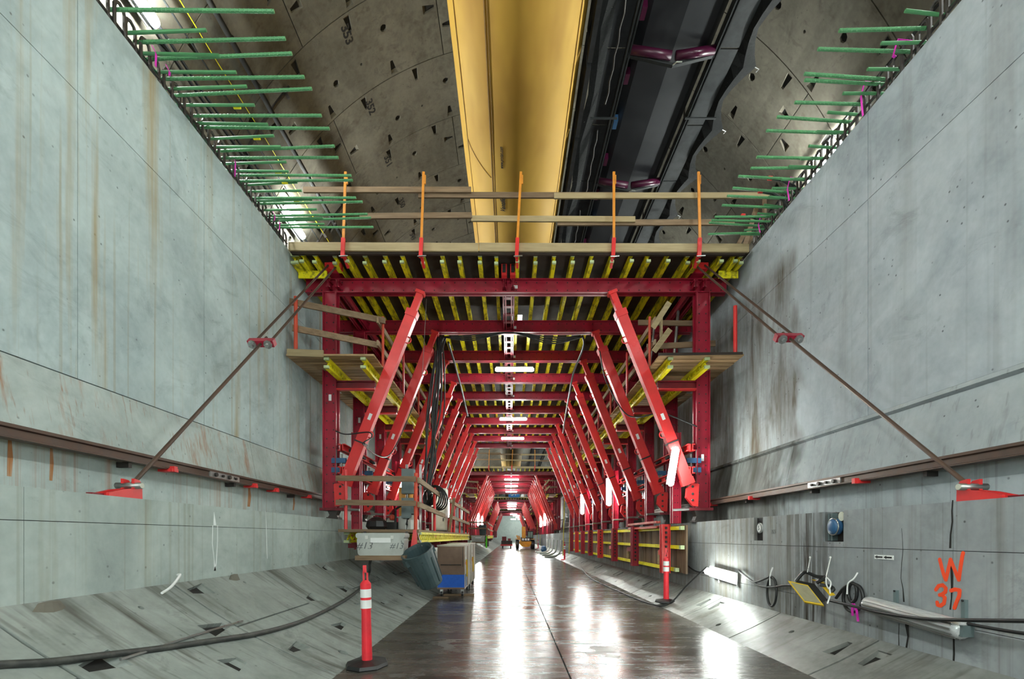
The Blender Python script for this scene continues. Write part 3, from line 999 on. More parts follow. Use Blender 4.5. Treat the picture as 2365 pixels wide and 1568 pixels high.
# ================================================================ FORMWORK GANTRY
GX = .14
Y0, STEP, NF = 10.9, 2.1, 10
YE = 30.6
gan = thing('formwork_gantry', 'red steel formwork gantry with yellow joists standing nearest, across the tunnel', 'formwork', (GX, Y0, 1.9), 'rolling formwork gantries')

def sx(d, s):
    return GX + s * d

fm_cache = {}
def frame_part(name, mk, mat, y, parent, smooth=False):
    """a part of a portal frame: mesh made once at the first frame and shared along the gantry"""
    if name[1] not in fm_cache:
        fm_cache[name[1]] = mk().mesh(name[0], M[mat], smooth)
    return place(name[0], fm_cache[name[1]], parent, (0, y - Y0, 0))

def dots(pts, nrm, r):
    mb = MB()
    for p in pts:
        mb.lathe([(r, 0), (r * .8, .006)], p, 6, nrm)
    return mb

for i in range(NF):
    y = Y0 + STEP * i
    # crossbeam
    cb = frame_part(('crossbeam', 'cb'), lambda: MB().channels((GX - 4.72, Y0, 7.175), (GX + 4.72, Y0, 7.175), .31, .2, (0, 0, 1), .016, .06), 'red', y, gan)
    frame_part(('label_plate', 'lp'), lambda: MB().box(GX - .09, GX - .0 + .03, Y0 - .044, Y0 - .037, 7.13, 7.2), 'label', y, cb)
    if i < 6:
        frame_part(('bolt_and_hole_row', 'br'), lambda: dots([(GX - 4.6 + .23 * k, Y0 - .037, z) for k in range(41) for z in (7.09, 7.26)], (0, -1, 0), .016), 'ink', y, cb)['kind'] = 'stuff'  # black dots stand in for bolt holes, their shade put into the colour
    if i < 3:
        frame_part(('nut_row', 'nr'), lambda: dots([(GX - 4.4 + .34 * k + q, Y0 - .08, 7.33) for k in range(27) for q in (0, .09)], (0, 0, 1), .018), 'tip', y, cb)['kind'] = 'stuff'
    for s in (-1, 1):
        t = 'l' if s < 0 else 'r'
        zl = ZLL if s < 0 else ZLR
        po = frame_part(('post', 'po' + t), lambda: MB().channels((sx(4.17, s), Y0, 2.2), (sx(4.17, s), Y0, 7.02), .3, .26, (1, 0, 0), .014, .13), 'red', y, gan)
        frame_part(('base_plate', 'bp' + t), lambda: MB().box(sx(4.1, s) - .26, sx(4.1, s) + .26, Y0 - .2, Y0 + .2, 2.14, 2.2), 'red_dark', y, po)
        def roller():
            mb = MB()
            cx = sx(4.1, s)
            mb.box(cx - .13, cx + .13, Y0 - .14, Y0 + .14, zl, zl + .045)
            mb.prism([(-.11, zl + .045), (.11, zl + .045), (.075, (zl + 2.14) / 2), (.12, 2.14), (-.12, 2.14), (-.075, (zl + 2.14) / 2)], (cx, Y0 - .1, 0), (1, 0, 0), (0, 0, 1), (0, .2, 0))
            return mb
        frame_part(('roller_block', 'rb' + t), roller, 'steel_dk', y, po)
        if i < 6:
            frame_part(('bolt_and_hole_row', 'pb' + t), lambda: dots([(sx(4.17, s) + q, Y0 - .073, 2.35 + .2 * k) for k in range(23) for q in (-.075, .075)], (0, -1, 0), .017), 'steel_dk', y, po)['kind'] = 'stuff'
        frame_part(('label_plate', 'pl' + t), lambda: MB().box(sx(4.17, s) - .03, sx(4.17, s) + .03, Y0 - .078, Y0 - .073, 4.6 if s < 0 else 3.25, 4.74 if s < 0 else 3.4), 'label', y, po)
        # raking strut
        top, bot = Vector((sx(2.12, s), Y0 - .2, 6.95)), Vector((sx(3.9, s), Y0 - .2, 2.46))
        ax = bot - top
        st = frame_part(('raking_strut', 'st' + t), lambda: MB().bar(top + ax * .095, top + ax * .94, .18, .23, (1, 0, 0)), 'red_bright', y, gan)
        frame_part(('inner_tube', 'it' + t), lambda: MB().bar(top, top + ax * .12, .12, .14, (1, 0, 0)).bar(top - ax * .006, top + ax * .008, .16, .2, (1, 0, 0)), 'red_bright', y, st)
        for q in (.09, .915):
            frame_part(('end_collar', 'ec%s%.2f' % (t, q)), lambda: MB().bar(top + ax * q, top + ax * (q + .03), .205, .255, (1, 0, 0)), 'red_bright', y, st)
        frame_part(('piston', 'pi' + t), lambda: MB().tube([top + ax * .93, top + ax * 1.0], .05, 10), 'steel', y, st, True)
        for q in (.235, .70):
            frame_part(('handle', 'ha%s%.2f' % (t, q)), lambda: MB().torus(top + ax * q + Vector((-s * .14, -.02, 0)), .07, .014, (0, 1, 0)), 'red_bright', y, st, True)
        frame_part(('cable_band', 'ba' + t), lambda: MB().bar(top + ax * .735, top + ax * .742, .2, .25, (1, 0, 0)), 'black', y, st)
        frame_part(('strut_label', 'sl' + t), lambda: MB().bar(top + ax * .6 + Vector((0, -.093, 0)), top + ax * .63 + Vector((0, -.093, 0)), .004, .07, (1, 0, 0)), 'label', y, st)
        br = frame_part(('strut_bracket', 'sb' + t), lambda: MB().prism([(0, 2.22), (.02, 2.72), (-.13, 2.74), (-.24, 2.62), (-.26, 2.42), (-.12, 2.24)] if s > 0 else [(0, 2.22), (-.02, 2.72), (.13, 2.74), (.24, 2.62), (.26, 2.42), (.12, 2.24)], (sx(4.0, s), Y0 - .26, 0), (1, 0, 0), (0, 0, 1), (0, .1, 0)), 'red_bright', y, gan)
        frame_part(('pin', 'pn' + t), lambda: dots([(sx(3.88, s), Y0 - .26, 2.66), (sx(3.88, s), Y0 - .26, 2.5), (sx(3.88, s), Y0 - .26, 2.36)], (0, -1, 0), .032), 'steel_dk', y, br)['kind'] = 'stuff'
        # knee arm under the side platform
        ka = frame_part(('knee_arm', 'ka' + t), lambda: MB().channels((sx(4.03, s), Y0, 4.96), (sx(3.17, s), Y0, 4.96), .17, .2, (0, 0, 1), .014, .06), 'red_dark', y, gan)
        frame_part(('arm_flange', 'af' + t), lambda: MB().bar((sx(4.03, s), Y0 - .05, 4.855), (sx(3.17, s), Y0 - .05, 4.855), .12, .03), 'red_bright', y, ka)
        # soldier beam with its blue clamps
        zb = 1.4 if s < 0 else 1.86
        so = frame_part(('soldier_beam', 'so' + t), lambda: MB().channels((sx(3.64, s), Y0 + .15, zb), (sx(3.64, s), Y0 + .15, 3.92), .19, .2, (1, 0, 0), .014, .1), 'red', y, gan)
        if i < 5:
            frame_part(('bolt_and_hole_row', 'sp' + t), lambda: dots([(sx(3.64, s) + q, Y0 + .09, zb + .15 + .16 * k) for k in range(14) for q in (-.03, .03)], (0, -1, 0), .012), 'ink', y, so)['kind'] = 'stuff'
        if s < 0:
            frame_part(('foot_plate', 'fp' + t), lambda: MB().box(sx(3.64, s) - .17, sx(3.64, s) + .3, Y0 + .05, Y0 + .25, 1.3, 1.4), 'red_dark', y, so)
        cl = frame_part(('clamp_arm', 'ca' + t), lambda: MB().box(min(sx(4.1, s), sx(3.68, s)), max(sx(4.1, s), sx(3.68, s)), Y0 + .06, Y0 + .13, 3.02, 3.1).box(min(sx(4.1, s), sx(3.68, s)), max(sx(4.1, s), sx(3.68, s)), Y0 + .06, Y0 + .13, 3.22, 3.3), 'red_dark', y, gan)
        frame_part(('clamp_jaw', 'cj' + t), lambda: MB().box(sx(3.96, s) - .16, sx(3.96, s) + .16, Y0 - .13, Y0 - .06, 3.2, 3.31).box(sx(3.96, s) - .16, sx(3.96, s) + .16, Y0 - .13, Y0 - .06, 2.99, 3.1), 'blue_steel', y, cl)
        frame_part(('clamp_bolt', 'ck' + t), lambda: MB().tube([(sx(3.9, s), Y0 - .1, 2.9), (sx(3.9, s), Y0 - .1, 3.4)], .022, 6).tube([(sx(4.02, s), Y0 - .1, 2.95), (sx(4.02, s), Y0 - .1, 3.5)], .018, 6), 'steel', y, cl)
        # horizontal spreader screw at the foot
        frame_part(('spindle', 'sd' + t), lambda: MB().tube([(sx(3.9, s), Y0 - .12, 2.17), (sx(3.5, s), Y0 - .12, 2.15)], .03, 8), 'steel', y, gan)
        # guard bracket arm at the back of the platform
        if i in (1, 3, 5):
            frame_part(('tie_arm', 'ta' + t), lambda: MB().bar((sx(4.0, s), Y0 + .1, 5.75), (sx(3.4, s), Y0 + .1, 6.05), .06, .16).bar((sx(3.95, s), Y0 + .1, 5.3), (sx(3.8, s), Y0 + .1, 5.8), .05, .07), 'red_dark', y, gan)

# longitudinal walers (slotted pairs) tying the soldiers, and head beams over the posts
for s in (-1, 1):
    for z in (3.52, 3.02):
        w = MB().channels((sx(3.84, s), Y0 - .3, z), (sx(3.84, s), YE, z), .15, .16, (0, 0, 1), .012, .05).build('waler', M['red_bright'], gan)
        mb = MB()
        for k in range(24):
            yy = Y0 + .1 + .8 * k
            mb.box(sx(3.84, s) - .085, sx(3.84, s) + .085, yy, yy + .35, z - .03, z + .03)
        mb.build('slot_insert', M['ink'], w)['kind'] = 'stuff'
    for d in (3.95, 4.15):
        MB().channels((sx(d, s), Y0 - .25, 7.14), (sx(d, s), YE, 7.14), .16, .09, (0, 0, 1), .012, .03).build('head_beam', M['red'], gan)
# spine pair along the crown
for d in (-.27, -.08):
    MB().channels((GX + d, Y0 - .2, 7.18), (GX + d, YE, 7.18), .2, .08, (0, 0, 1), .012, .03).build('spine_beam', M['red'], gan)
for k in range(46):
    yy = Y0 + .3 + .42 * k
    MB().box(GX - .3, GX - .05, yy, yy + .12, 7.1, 7.13).build('batten_plate', M['red_dark'], gan)
for d in (-.27, -.08):
    sk = MB().box(GX + d - .06, GX + d + .06, Y0 - .33, Y0 - .2, 7.27, 7.52).build('spine_jack', M['red_bright'], gan)
    MB().box(GX + d - .035, GX + d + .035, Y0 - .36, Y0 - .33, 7.33, 7.5).build('jack_face', M['ink'], sk)

# yellow joists across the deck
jx = [675, 684, 698, 726, 771, 803, 841, 888, 928, 976, 1021, 1061, 1108, 1146, 1195, 1237, 1280, 1323, 1367, 1413, 1458, 1497, 1542, 1590, 1612, 1665, 1697, 1714]
jm = MB()
jm.box(-.04, .04, 10.2, YE, 7.485, 7.53).box(-.04, .04, 10.2, YE, 7.33, 7.375).box(-.016, .016, 10.3, YE, 7.375, 7.485)
jm = jm.mesh('joist', M['yellow'])
tm = MB().box(-.042, .042, 10.185, 10.235, 7.483, 7.532).box(-.042, .042, 10.185, 10.235, 7.328, 7.377).mesh('joist_tip', M['tip'])
for px in jx:
    x = (px - 1178) * 10.2 / F
    j = place('joist', jm, gan, (x, random.uniform(-.05, .05), 0))
    place('joist_tip', tm, j, (x, j.location.y, 0))
MB().box(-4.62, -4.0, 10.55, 10.58, 7.2, 7.36).build('end_filler', M['yellow'], gan)
MB().box(4.55, 4.98, 10.55, 10.58, 7.2, 7.36).build('end_filler', M['yellow'], gan)
# plywood skin
yy = 10.15
while yy < YE:
    for k in range(4):
        x0 = -4.62 + 2.415 * k
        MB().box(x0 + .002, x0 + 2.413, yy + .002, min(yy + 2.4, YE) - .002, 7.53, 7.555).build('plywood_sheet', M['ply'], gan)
    yy += 2.4
MB().box(.03, .33, 13.0, 13.9, 7.522, 7.529).build('patch_sheet', M['steel'], gan)

# deck edge: toe boards, stanchions and guard rails
X = lambda px, Y=10.1: (px - 1178) * Y / F
for a, b, z in ((668, 1105, 7.6), (1107, 1728, 7.585)):
    MB().bar((X(a), 10.08, z), (X(b), 10.08, z - .02), .045, .17).build('toe_board', M['wood_light'], gan)
MB().bar((X(672), 10.14, 7.49), (X(1722), 10.14, 7.47), .06, .04).build('edge_batten', M['ply'], gan)
for pxb, pxt in ((794, 801), (973, 980), (1193, 1203), (1414, 1416), (1611, 1610)):
    zt = 1.55 + (1240 - 397) * 10.02 / F
    st = MB().bar((X(pxb + 2), 10.02, 7.72), (X(pxt), 10.02, zt), .05, .03, (0, 1, 0)).build('stanchion', M['orange'], gan)
    MB().bar((X(pxt) + .03, 10.02, zt - .25), (X(pxt) + .03, 10.02, zt - .07), .03, .03, (0, 1, 0)).build('hook', M['orange'], st)
    MB().bar((X(pxb), 10.02, 7.34), (X(pxb + 2), 10.02, 7.74), .075, .05, (0, 1, 0)).bar((X(pxb) + .0, 10.03, 7.45), (X(pxb) + .02, 10.32, 7.3), .05, .07).build('stanchion_shoe', M['red_bright'], st)
    MB().tube([(X(pxb) - .06, 9.99, 7.35), (X(pxb) + .12, 9.99, 7.36)], .014, 6).build('wedge_pin', M['steel'], st)
def dz(py, Y=10.1):
    return 1.55 + (1240 - py) * Y / F
for a, ya, b, yb, mt, yy in ((700, 437, 1088, 437, 'wood', 10.12), (965, 446, 1487, 447, 'wood', 10.16), (1280, 451, 1778, 450, 'wood_light', 10.12),
                             (830, 498, 1090, 496, 'wood', 10.12), (1088, 502, 1468, 504, 'wood_light', 10.14), (1288, 509, 1700, 508, 'wood', 10.18)):
    MB().bar((X(a), yy, dz(ya)), (X(b), yy, dz(yb)), .04, .115).build('guard_board', M[mt], gan)
# return rails at the right-hand end of the deck
MB().bar((4.95, 10.4, 7.5), (5.35, 10.5, 8.7), .05, .09, (1, 0, 0)).build('guard_brace', M['wood'], gan)
MB().bar((4.8, 10.8, 7.55), (5.3, 11.0, 8.4), .05, .09, (1, 0, 0)).build('guard_brace', M['wood'], gan)
MB().bar((5.42, 10.3, 8.2), (5.42, 10.3, 8.8), .09, .05, (1, 0, 0)).build('guard_post', M['wood'], gan)
MB().bar((5.3, 10.5, 8.1), (5.45, 14.0, 8.1), .04, .11).build('guard_board', M['wood_y'], gan)

# side platforms
def lattice_girder(x, y0, y1, z0, z1, parent, pitch=.26, mat='yellow_clean', name='platform_girder'):
    g = MB().box(x - .05, x + .05, y0, y1, z1 - .05, z1).box(x - .05, x + .05, y0, y1, z0, z0 + .05)
    g = g.build(name, M[mat], parent)
    mb = MB()
    yv = y0 + .06
    while yv + pitch < y1:
        mb.bar((x, yv, z0 + .05), (x, yv + pitch / 2, z1 - .05), .028, .045, (0, 1, 0))
        mb.bar((x, yv + pitch / 2, z1 - .05), (x, yv + pitch, z0 + .05), .028, .045, (0, 1, 0))
        yv += pitch
    mb.build('girder_web', M[mat], g)['kind'] = 'stuff'
    MB().box(x - .052, x + .052, y0 - .012, y0 + .05, z1 - .052, z1 + .001).box(x - .052, x + .052, y0 - .012, y0 + .05, z0 - .001, z0 + .052).build('girder_tip', M['tip'], g)
    return g
for s in (-1, 1):
    for d in (3.94, 3.18):
        lattice_girder(sx(d, s), 10.0, YE, 5.045, 5.265, gan)
    x0, x1 = sorted((sx(4.74 if s < 0 else 4.66, s), sx(2.94, s)))
    pm = MB().box(x0, x1, -.088, .088, 5.267, 5.305).mesh('platform_plank', M['plank'])
    pm2 = MB().box(x0 + (.25 if s < 0 else 0), x1 - (.25 if s > 0 else 0), -.088, .088, 5.267, 5.305).mesh('platform_plank', M['plank'])
    for k in range(98):
        yv = 10.02 + .21 * k
        if k in (9, 10) or k % 17 == 12:
            place('platform_plank', pm2, gan, (0, yv, 0))
        else:
            place('platform_plank', pm, gan, (0, yv, random.uniform(-.004, .004)))
    # inner guard posts and boards running back along the platform
    xi = sx(3.0, s)
    for i in range(NF):
        y = Y0 + STEP * i
        MB().tube([(xi, y - .02, 5.15), (xi, y - .02, 6.5)], .03, 8).build('guard_post', M['red_bright' if i % 2 else 'orange_red'], gan)
    for k in range(5):
        for z in (6.32, 5.85):
            ya, yb = Y0 - .25 + 4.0 * k, Y0 + 3.9 + 4.0 * k
            MB().bar((xi + s * .06, ya, z + random.uniform(-.03, .03)), (xi + s * .06, min(yb, YE), z + random.uniform(-.03, .03)), .04, .12).build('guard_board', M['wood_y'], gan)
# front rails of the left platform
MB().tube([(X(683, 10), 10.0, 5.28), (X(683, 10), 10.0, 6.52)], .04, 8).build('guard_post', M['orange_red'], gan)
for (a, za), (b, zb) in (((668, 696), (890, 741)), ((675, 757), (874, 797))):
    p, q = at(a, za, 10.02), at(b, zb, 10.82)
    MB().bar(p, q, .04, .13).build('guard_board', M['wood'], gan)
MB().bar((X(664, 9.95), 9.93, 5.34), (X(748, 9.95), 9.93, 5.31), .03, .14).build('toe_board', M['wood_light'], gan)
# front rails of the right platform
MB().tube([(4.68, 10.05, 5.28), (4.68, 10.05, 6.35)], .04, 8).build('guard_post', M['red_bright'], gan)
MB().bar(at(1474, 745, 11.4), at(1612, 747, 11.4), .04, .12).build('guard_board', M['wood'], gan)
MB().bar(at(1494, 801, 11.2), at(1652, 793, 11.2), .04, .13).build('guard_board', M['wood'], gan)
MB().bar(at(1508, 757, 10.6), at(1546, 698, 10.4), .05, .11, (1, 0, 0)).build('guard_board', M['wood_light'], gan)
MB().bar(at(1510, 812, 10.6), at(1548, 760, 10.4), .05, .11, (1, 0, 0)).build('guard_board', M['wood_light'], gan)
MB().bar(at(1527, 735, 11.0), at(1527, 785, 11.0), .08, .05, (1, 0, 0)).build('guard_upright', M['wood_light'], gan)
MB().tube([at(1570, 683, 11.8), at(1555, 838, 11.8)], .035, 8).build('guard_upright', M['steel'], gan)
MB().tube([at(1512, 745, 11.8), at(1500, 850, 11.8)], .03, 8).build('guard_upright', M['steel'], gan)
MB().bar((X(1520, 9.95), 9.93, 5.3), (X(1714, 9.95), 9.93, 5.32), .03, .05).build('toe_board', M['ply'], gan)

# anchor heads on top of the end frame for the tie rods
for s in (-1, 1):
    xa = sx(3.98, s)
    a = MB().box(xa - .18, xa + .18, Y0 - .42, Y0 - .3, 7.36, 7.5).build('anchor_head', M['red_bright'], gan)
    MB().prism([(-.12, 7.5), (.12, 7.5), (.02, 7.62), (-.06, 7.62)], (xa, Y0 - .38, 0), (1, 0, 0), (0, 0, 1), (0, .06, 0)).build('gusset', M['red'], a)
    MB().box(xa - .16, xa + .16, Y0 - .3, Y0 + .1, 7.33, 7.37).build('anchor_base', M['red'], a)
    MB().prism([(-.1, 7.37), (.1, 7.37), (.05, 7.5), (.1, 7.62), (-.1, 7.62), (-.05, 7.5)], (xa + .06, Y0 - .2, 0), (1, 0, 0), (0, 0, 1), (0, .2, 0)).build('blue_jack', M['blue_steel'], a)

# ---------------------------------------------------------------- the gantries further in
SECOND = {'crossbeam', 'post', 'base_plate', 'roller_block', 'raking_strut', 'inner_tube', 'end_collar', 'piston', 'strut_bracket', 'knee_arm', 'soldier_beam',
          'waler', 'head_beam', 'joist', 'plywood_sheet', 'platform_girder', 'stanchion', 'stanchion_shoe', 'toe_board', 'guard_board', 'guard_post', 'label_plate'}
THIRD = SECOND - {'base_plate', 'end_collar', 'piston', 'strut_bracket', 'stanchion_shoe', 'guard_post', 'label_plate'}
def stemn(o):
    return o.name.split('.')[0]
for k, (dy, kp, dx) in enumerate(((31.85, SECOND, 0), (63.7, THIRD, 0), (95.5, THIRD, 0))):
    lb = ['second red formwork gantry, just beyond the first gap in the roofing', 'third red formwork gantry, with the blue sign on its front edge', 'farthest small red formwork gantry at the end of the view'][k]
    g = copy_tree(gan, None, lambda o: stemn(o) in kp, (dx, dy, 0))
    g['label'] = lb
    for s in (-1, 1):
        x0, x1 = sorted((sx(4.7, s), sx(2.94, s)))
        MB().box(x0 + dx, x1 + dx, 10 + dy, YE + dy, 5.267, 5.305).build('platform_deck', M['plank'], g)

# ---------------------------------------------------------------- tie rods down to the ledges
def rod_pair(s, name, bx, by, tb, label, mirror):
    """twin rods from the gantry head to a spreader, one rod on to the ledge anchor"""
    zl = ZLL if s < 0 else ZLR
    t = thing('tie_rod', label, 'tie rod', (bx, by, zl))
    foot = Vector((bx, by - .03, zl + .11))
    xa = sx(3.98, s)
    heads = [Vector((xa - .1, Y0 - .43, 7.43)), Vector((xa + .1, Y0 - .43, 7.43))]
    hm = (heads[0] + heads[1]) / 2
    mid = foot.lerp(hm, tb)
    side = Vector((1, 0, 0))
    MB().tube([foot, mid + (hm - foot).normalized() * .2], .022, 8).build('single_rod', M['rust'], t)
    for k, h in zip((-1, 1), heads):
        MB().tube([mid + side * .12 * k - (hm - foot).normalized() * .03, h], .02, 8).build('twin_rod', M['rust'], t)
    ax = (hm - foot).normalized()
    sp = MB().bar(mid - side * .2, mid + side * .2, .1, .11, ax).build('spreader', M['red'], t)
    for k in (-1, 1):
        MB().lathe([(.065, 0), (.065, .03), (.03, .035), (.03, .08)], mid + side * .12 * k - ax * .06, 8, -ax).build('nut', M['steel'], sp)
    # anchor shoe on the ledge
    an = MB()
    prof = [(.06, 0), (.055, .15), (.02, .19), (-.05, .2), (-.05, .1), (-.2, .075), (-.36, .03), (-.36, 0)]
    for off in (-.07, .04):
        an.prism(prof, (bx + off, by, zl), (0, 1, 0), (0, 0, 1), (.03, 0, 0))
    an = an.build('anchor_shoe', M['red_bright'], t)
    MB().tube([(bx - .13, by - .03, zl + .13), (bx + .13, by - .025, zl + .13)], .032, 12).build('anchor_pin', M['steel'], an, smooth=True)
    e = .13 if s < 0 else -.13
    MB().tube([(bx + e, by - .028, zl + .13), (bx + e * 1.04, by - .028, zl + .13)], .028, 12).build('pin_end', M['cab'], an)
    MB().box(bx - .03, bx + .03, by - .5, by - .37, zl + .003, zl + .02).build('shoe_tongue', M['red_dark'], an)
rod_pair(-1, 'tie_rod', -3.9, 4.98, .47, 'rusty twin tie rod with red anchor shoe slanting across the left wall', False)
rod_pair(1, 'tie_rod', 4.25, 4.47, .47, 'rusty twin tie rod with red anchor shoe slanting across the right wall', True)

# ---------------------------------------------------------------- timber wall form on the right
wf = thing('wall_form', 'brown boarded wall form with yellow girders and red soldiers against the right plinth', 'formwork', (3.89, 10.8, .72))
bm_ = MB().box(3.87, 3.91, -.098, .098, .74, 1.82).mesh('form_board', M['form'])
for k in range(92):
    place('form_board', bm_, wf, (random.uniform(-.006, .006), 10.75 + .2 * k, random.uniform(-.01, .01)))
for z in (1.75, 1.32, .80):
    lo = 10.66 if z > 1 else 11.0
    for k, (ya, yb) in enumerate(((lo, 17.1), (16.9, 23.2), (23.0, 29.1))):
        x = 3.8 + .02 * (k % 2)
        g = MB().box(x - .04, x + .04, ya, yb, z - .04, z + .04).build('form_girder', M['yellow_clean'], wf)
        MB().box(x - .043, x + .043, ya - .012, ya + .09, z - .043, z + .043).build('girder_tip', M['tip'], g)
for k, y in enumerate((11.45, 14.25, 17.0, 19.7, 22.1, 24.4, 26.6, 28.8)):
    b = .7
    w = MB().channels((3.67, y, b), (3.67, y, 1.85), .2, .2, (1, 0, 0), .014, .1).build('form_soldier', M['red' if k % 3 else 'red_bright'], wf)
    if k < 5:
        mb = MB()
        for q in range(9):
            mb.box(3.65, 3.69, y - .108, y - .06, .86 + .11 * q, .91 + .11 * q)
        mb.build('slot_row', M['ink'], w)['kind'] = 'stuff'
MB().channels((3.68, 12.0, 1.86), (3.68, 14.9, 1.86), .1, .18, (1, 0, 0), .014, .08).build('loose_waler', M['orange_red'], wf)
for k, y in enumerate((11.8, 15.1, 17.9, 20.7)):
    MB().box(3.77, 3.85, y, y + .5, 1.1, 1.22).build('splice_plate', M['red_bright' if k % 2 == 0 else 'red_dark'], wf)
    MB().box(3.8, 3.855, y + .55, y + .66, .86, 1.2).build('pale_stiffener', M['wood_light'], wf)
    MB().bar((4.14, y, 1.2), (3.9, y, 1.2), .05, .05).build('form_tie', M['steel_dk'], wf)

# ---------------------------------------------------------------- gantry lamps
for y, lb in ((15.0, 'glowing tube lamp under the third crossbeam, largest of the central row'), (21.3, 'glowing tube lamp on the centre line, second of the row under the gantry'), (25.5, 'glowing tube lamp on the centre line, third of the row under the gantry')):
    tube_lamp((GX - .6, y, 6.74), (GX + .6, y, 6.74), lb, 'lamps under the gantry crossbeams', .06)
for y in (44.4, 50.2, 56.4):
    tube_lamp((GX - .65, y, 6.82), (GX + .65, y, 6.82), 'glowing tube lamp under the second gantry', 'lamps under the second gantry', .07)
for k, y in enumerate((77.9, 83.4, 91, 112, 120, 130, 140)):
    x = .3 if k < 3 else .8 + .75 * (k - 3)
    tube_lamp((x - .75, y, 6.8), (x + .75, y, 6.8), 'small distant tube lamp under the far gantries', 'lamps under the far gantries', .09)
tube_lamp((3.62, 10.5, 3.5), (3.48, 10.5, 2.66), 'glaring tube lamp hung upright on the right-hand struts, nearest', None, .055, back=(0, 1, 0))
tube_lamp((3.5, 17.1, 3.65), (3.5, 17.1, 2.65), 'glaring upright tube lamp on the right-hand struts, second one in', None, .06, back=(0, 1, 0))
tube_lamp((3.5, 23.4, 3.65), (3.5, 23.4, 2.65), 'glaring upright tube lamp on the right-hand struts, third one in', None, .06, back=(0, 1, 0))
tube_lamp((-3.3, 14.9, 3.95), (-3.3, 14.9, 2.9), 'glaring upright tube lamp among the left-hand struts, nearest', None, .06, back=(0, 1, 0))
tube_lamp((-3.25, 25.7, 3.7), (-3.25, 25.7, 2.6), 'glaring upright tube lamp among the left-hand struts, deeper in', None, .065, back=(0, 1, 0))
for x in (-3.2, 3.5):
    for y in (48.5, 55.0):
        tube_lamp((x, y, 3.9), (x, y, 2.7), 'upright tube lamp at the side of the second gantry, %s' % ('left side' if x < 0 else 'right side'), 'side lamps of the second gantry', .09, back=(0, 1, 0))

# unseen lamps added behind the viewer to brighten the near walls
for y in (-2.6, -5.6, -8.6, -11.6):
    tube_lamp((GX - .6, y, 6.74), (GX + .6, y, 6.74), 'added tube lamp behind the viewpoint, lighting the near walls', 'added lamps behind the viewpoint', .06)
for x in (-3.2, 3.5):
    for y in (-3.0, -7.2, -11.4):
        tube_lamp((x, y, 3.8), (x, y, 2.6), 'added upright tube lamp behind the viewpoint, lighting the near walls', 'added lamps behind the viewpoint', .06, back=(0, -1, 0))
for x in (1.0, 3.0, 5.0):  # extra lamps added to light the end wall
    tube_lamp((x - .75, 143, 6.8), (x + .75, 143, 6.8), 'small lamp added to light the far end wall', 'added lamps at the far end wall', .1)

# ================================================================ LEFT WORK PLATFORM AND WHAT STANDS ON IT
wp = thing('work_platform', 'timber work platform with red posts hung low on the left side', 'platform', (-2.7, 9.9, 1.4))
for k in range(7):
    x = -3.46 + .226 * k
    MB().box(x, x + .22, 9.88, 22.0, 1.655, 1.70).build('platform_plank', M['wood_y'], wp)
MB().bar((-3.5, 9.86, 1.68), (-1.86, 9.86, 1.67), .03, .06).build('edge_board', M['wood'], wp)
lattice_girder(-1.9, 10.05, 22.0, 1.43, 1.65, wp, .24, 'yellow_clean', 'side_girder')
lattice_girder(-3.4, 10.05, 22.0, 1.43, 1.65, wp, .3, 'yellow', 'side_girder')
for y in (10.9, 13.0, 15.1, 17.2, 19.3, 21.4):
    MB().channels((-3.5, y, 1.34), (-1.88, y, 1.34), .14, .14).build('bearer', M['red_dark'], wp)
MB().tube([(-3.37, 9.92, 1.7), (-3.37, 9.92, 2.93)], .035, 8).build('guard_post', M['red_bright'], wp)
MB().tube([(-1.94, 9.92, 1.4), (-1.93, 9.92, 2.86)], .038, 8).build('guard_post', M['orange_red'], wp)
for y in (12.3, 15.6, 16.6, 18.4, 20.2, 21.8):
    MB().tube([(-1.92, y, 1.5), (-1.92, y, 2.8)], .035, 8).build('guard_post', M['red_bright'], wp)
for z in (2.73, 2.235):
    MB().bar((-3.55, 9.86, z + .02), (-1.92, 9.86, z), .04, .11).build('guard_board', M['wood'], wp)
    MB().bar((-1.87, 9.86, z - .02), (-1.87, 13.9, z - .08), .04, .11).build('guard_board', M['wood_y'], wp)
    MB().bar((-1.87, 15.0, z - .05), (-1.87, 22.0, z - .08), .04, .11).build('guard_board', M['wood_y'], wp)
MB().prism([(0, 0), (.17, .05), (.155, .62), (.09, .62)], (-2.06, 9.83, 1.08), (1, 0, 0), (0, 0, 1), (0, .03, 0)).build('corner_plate', M['red_bright'], wp)
MB().bar((-1.66, 13.2, 1.7), (-1.5, 13.0, 2.6), .07, .04, (0, 1, 0)).build('loose_batten', M['wood_y'], wp)

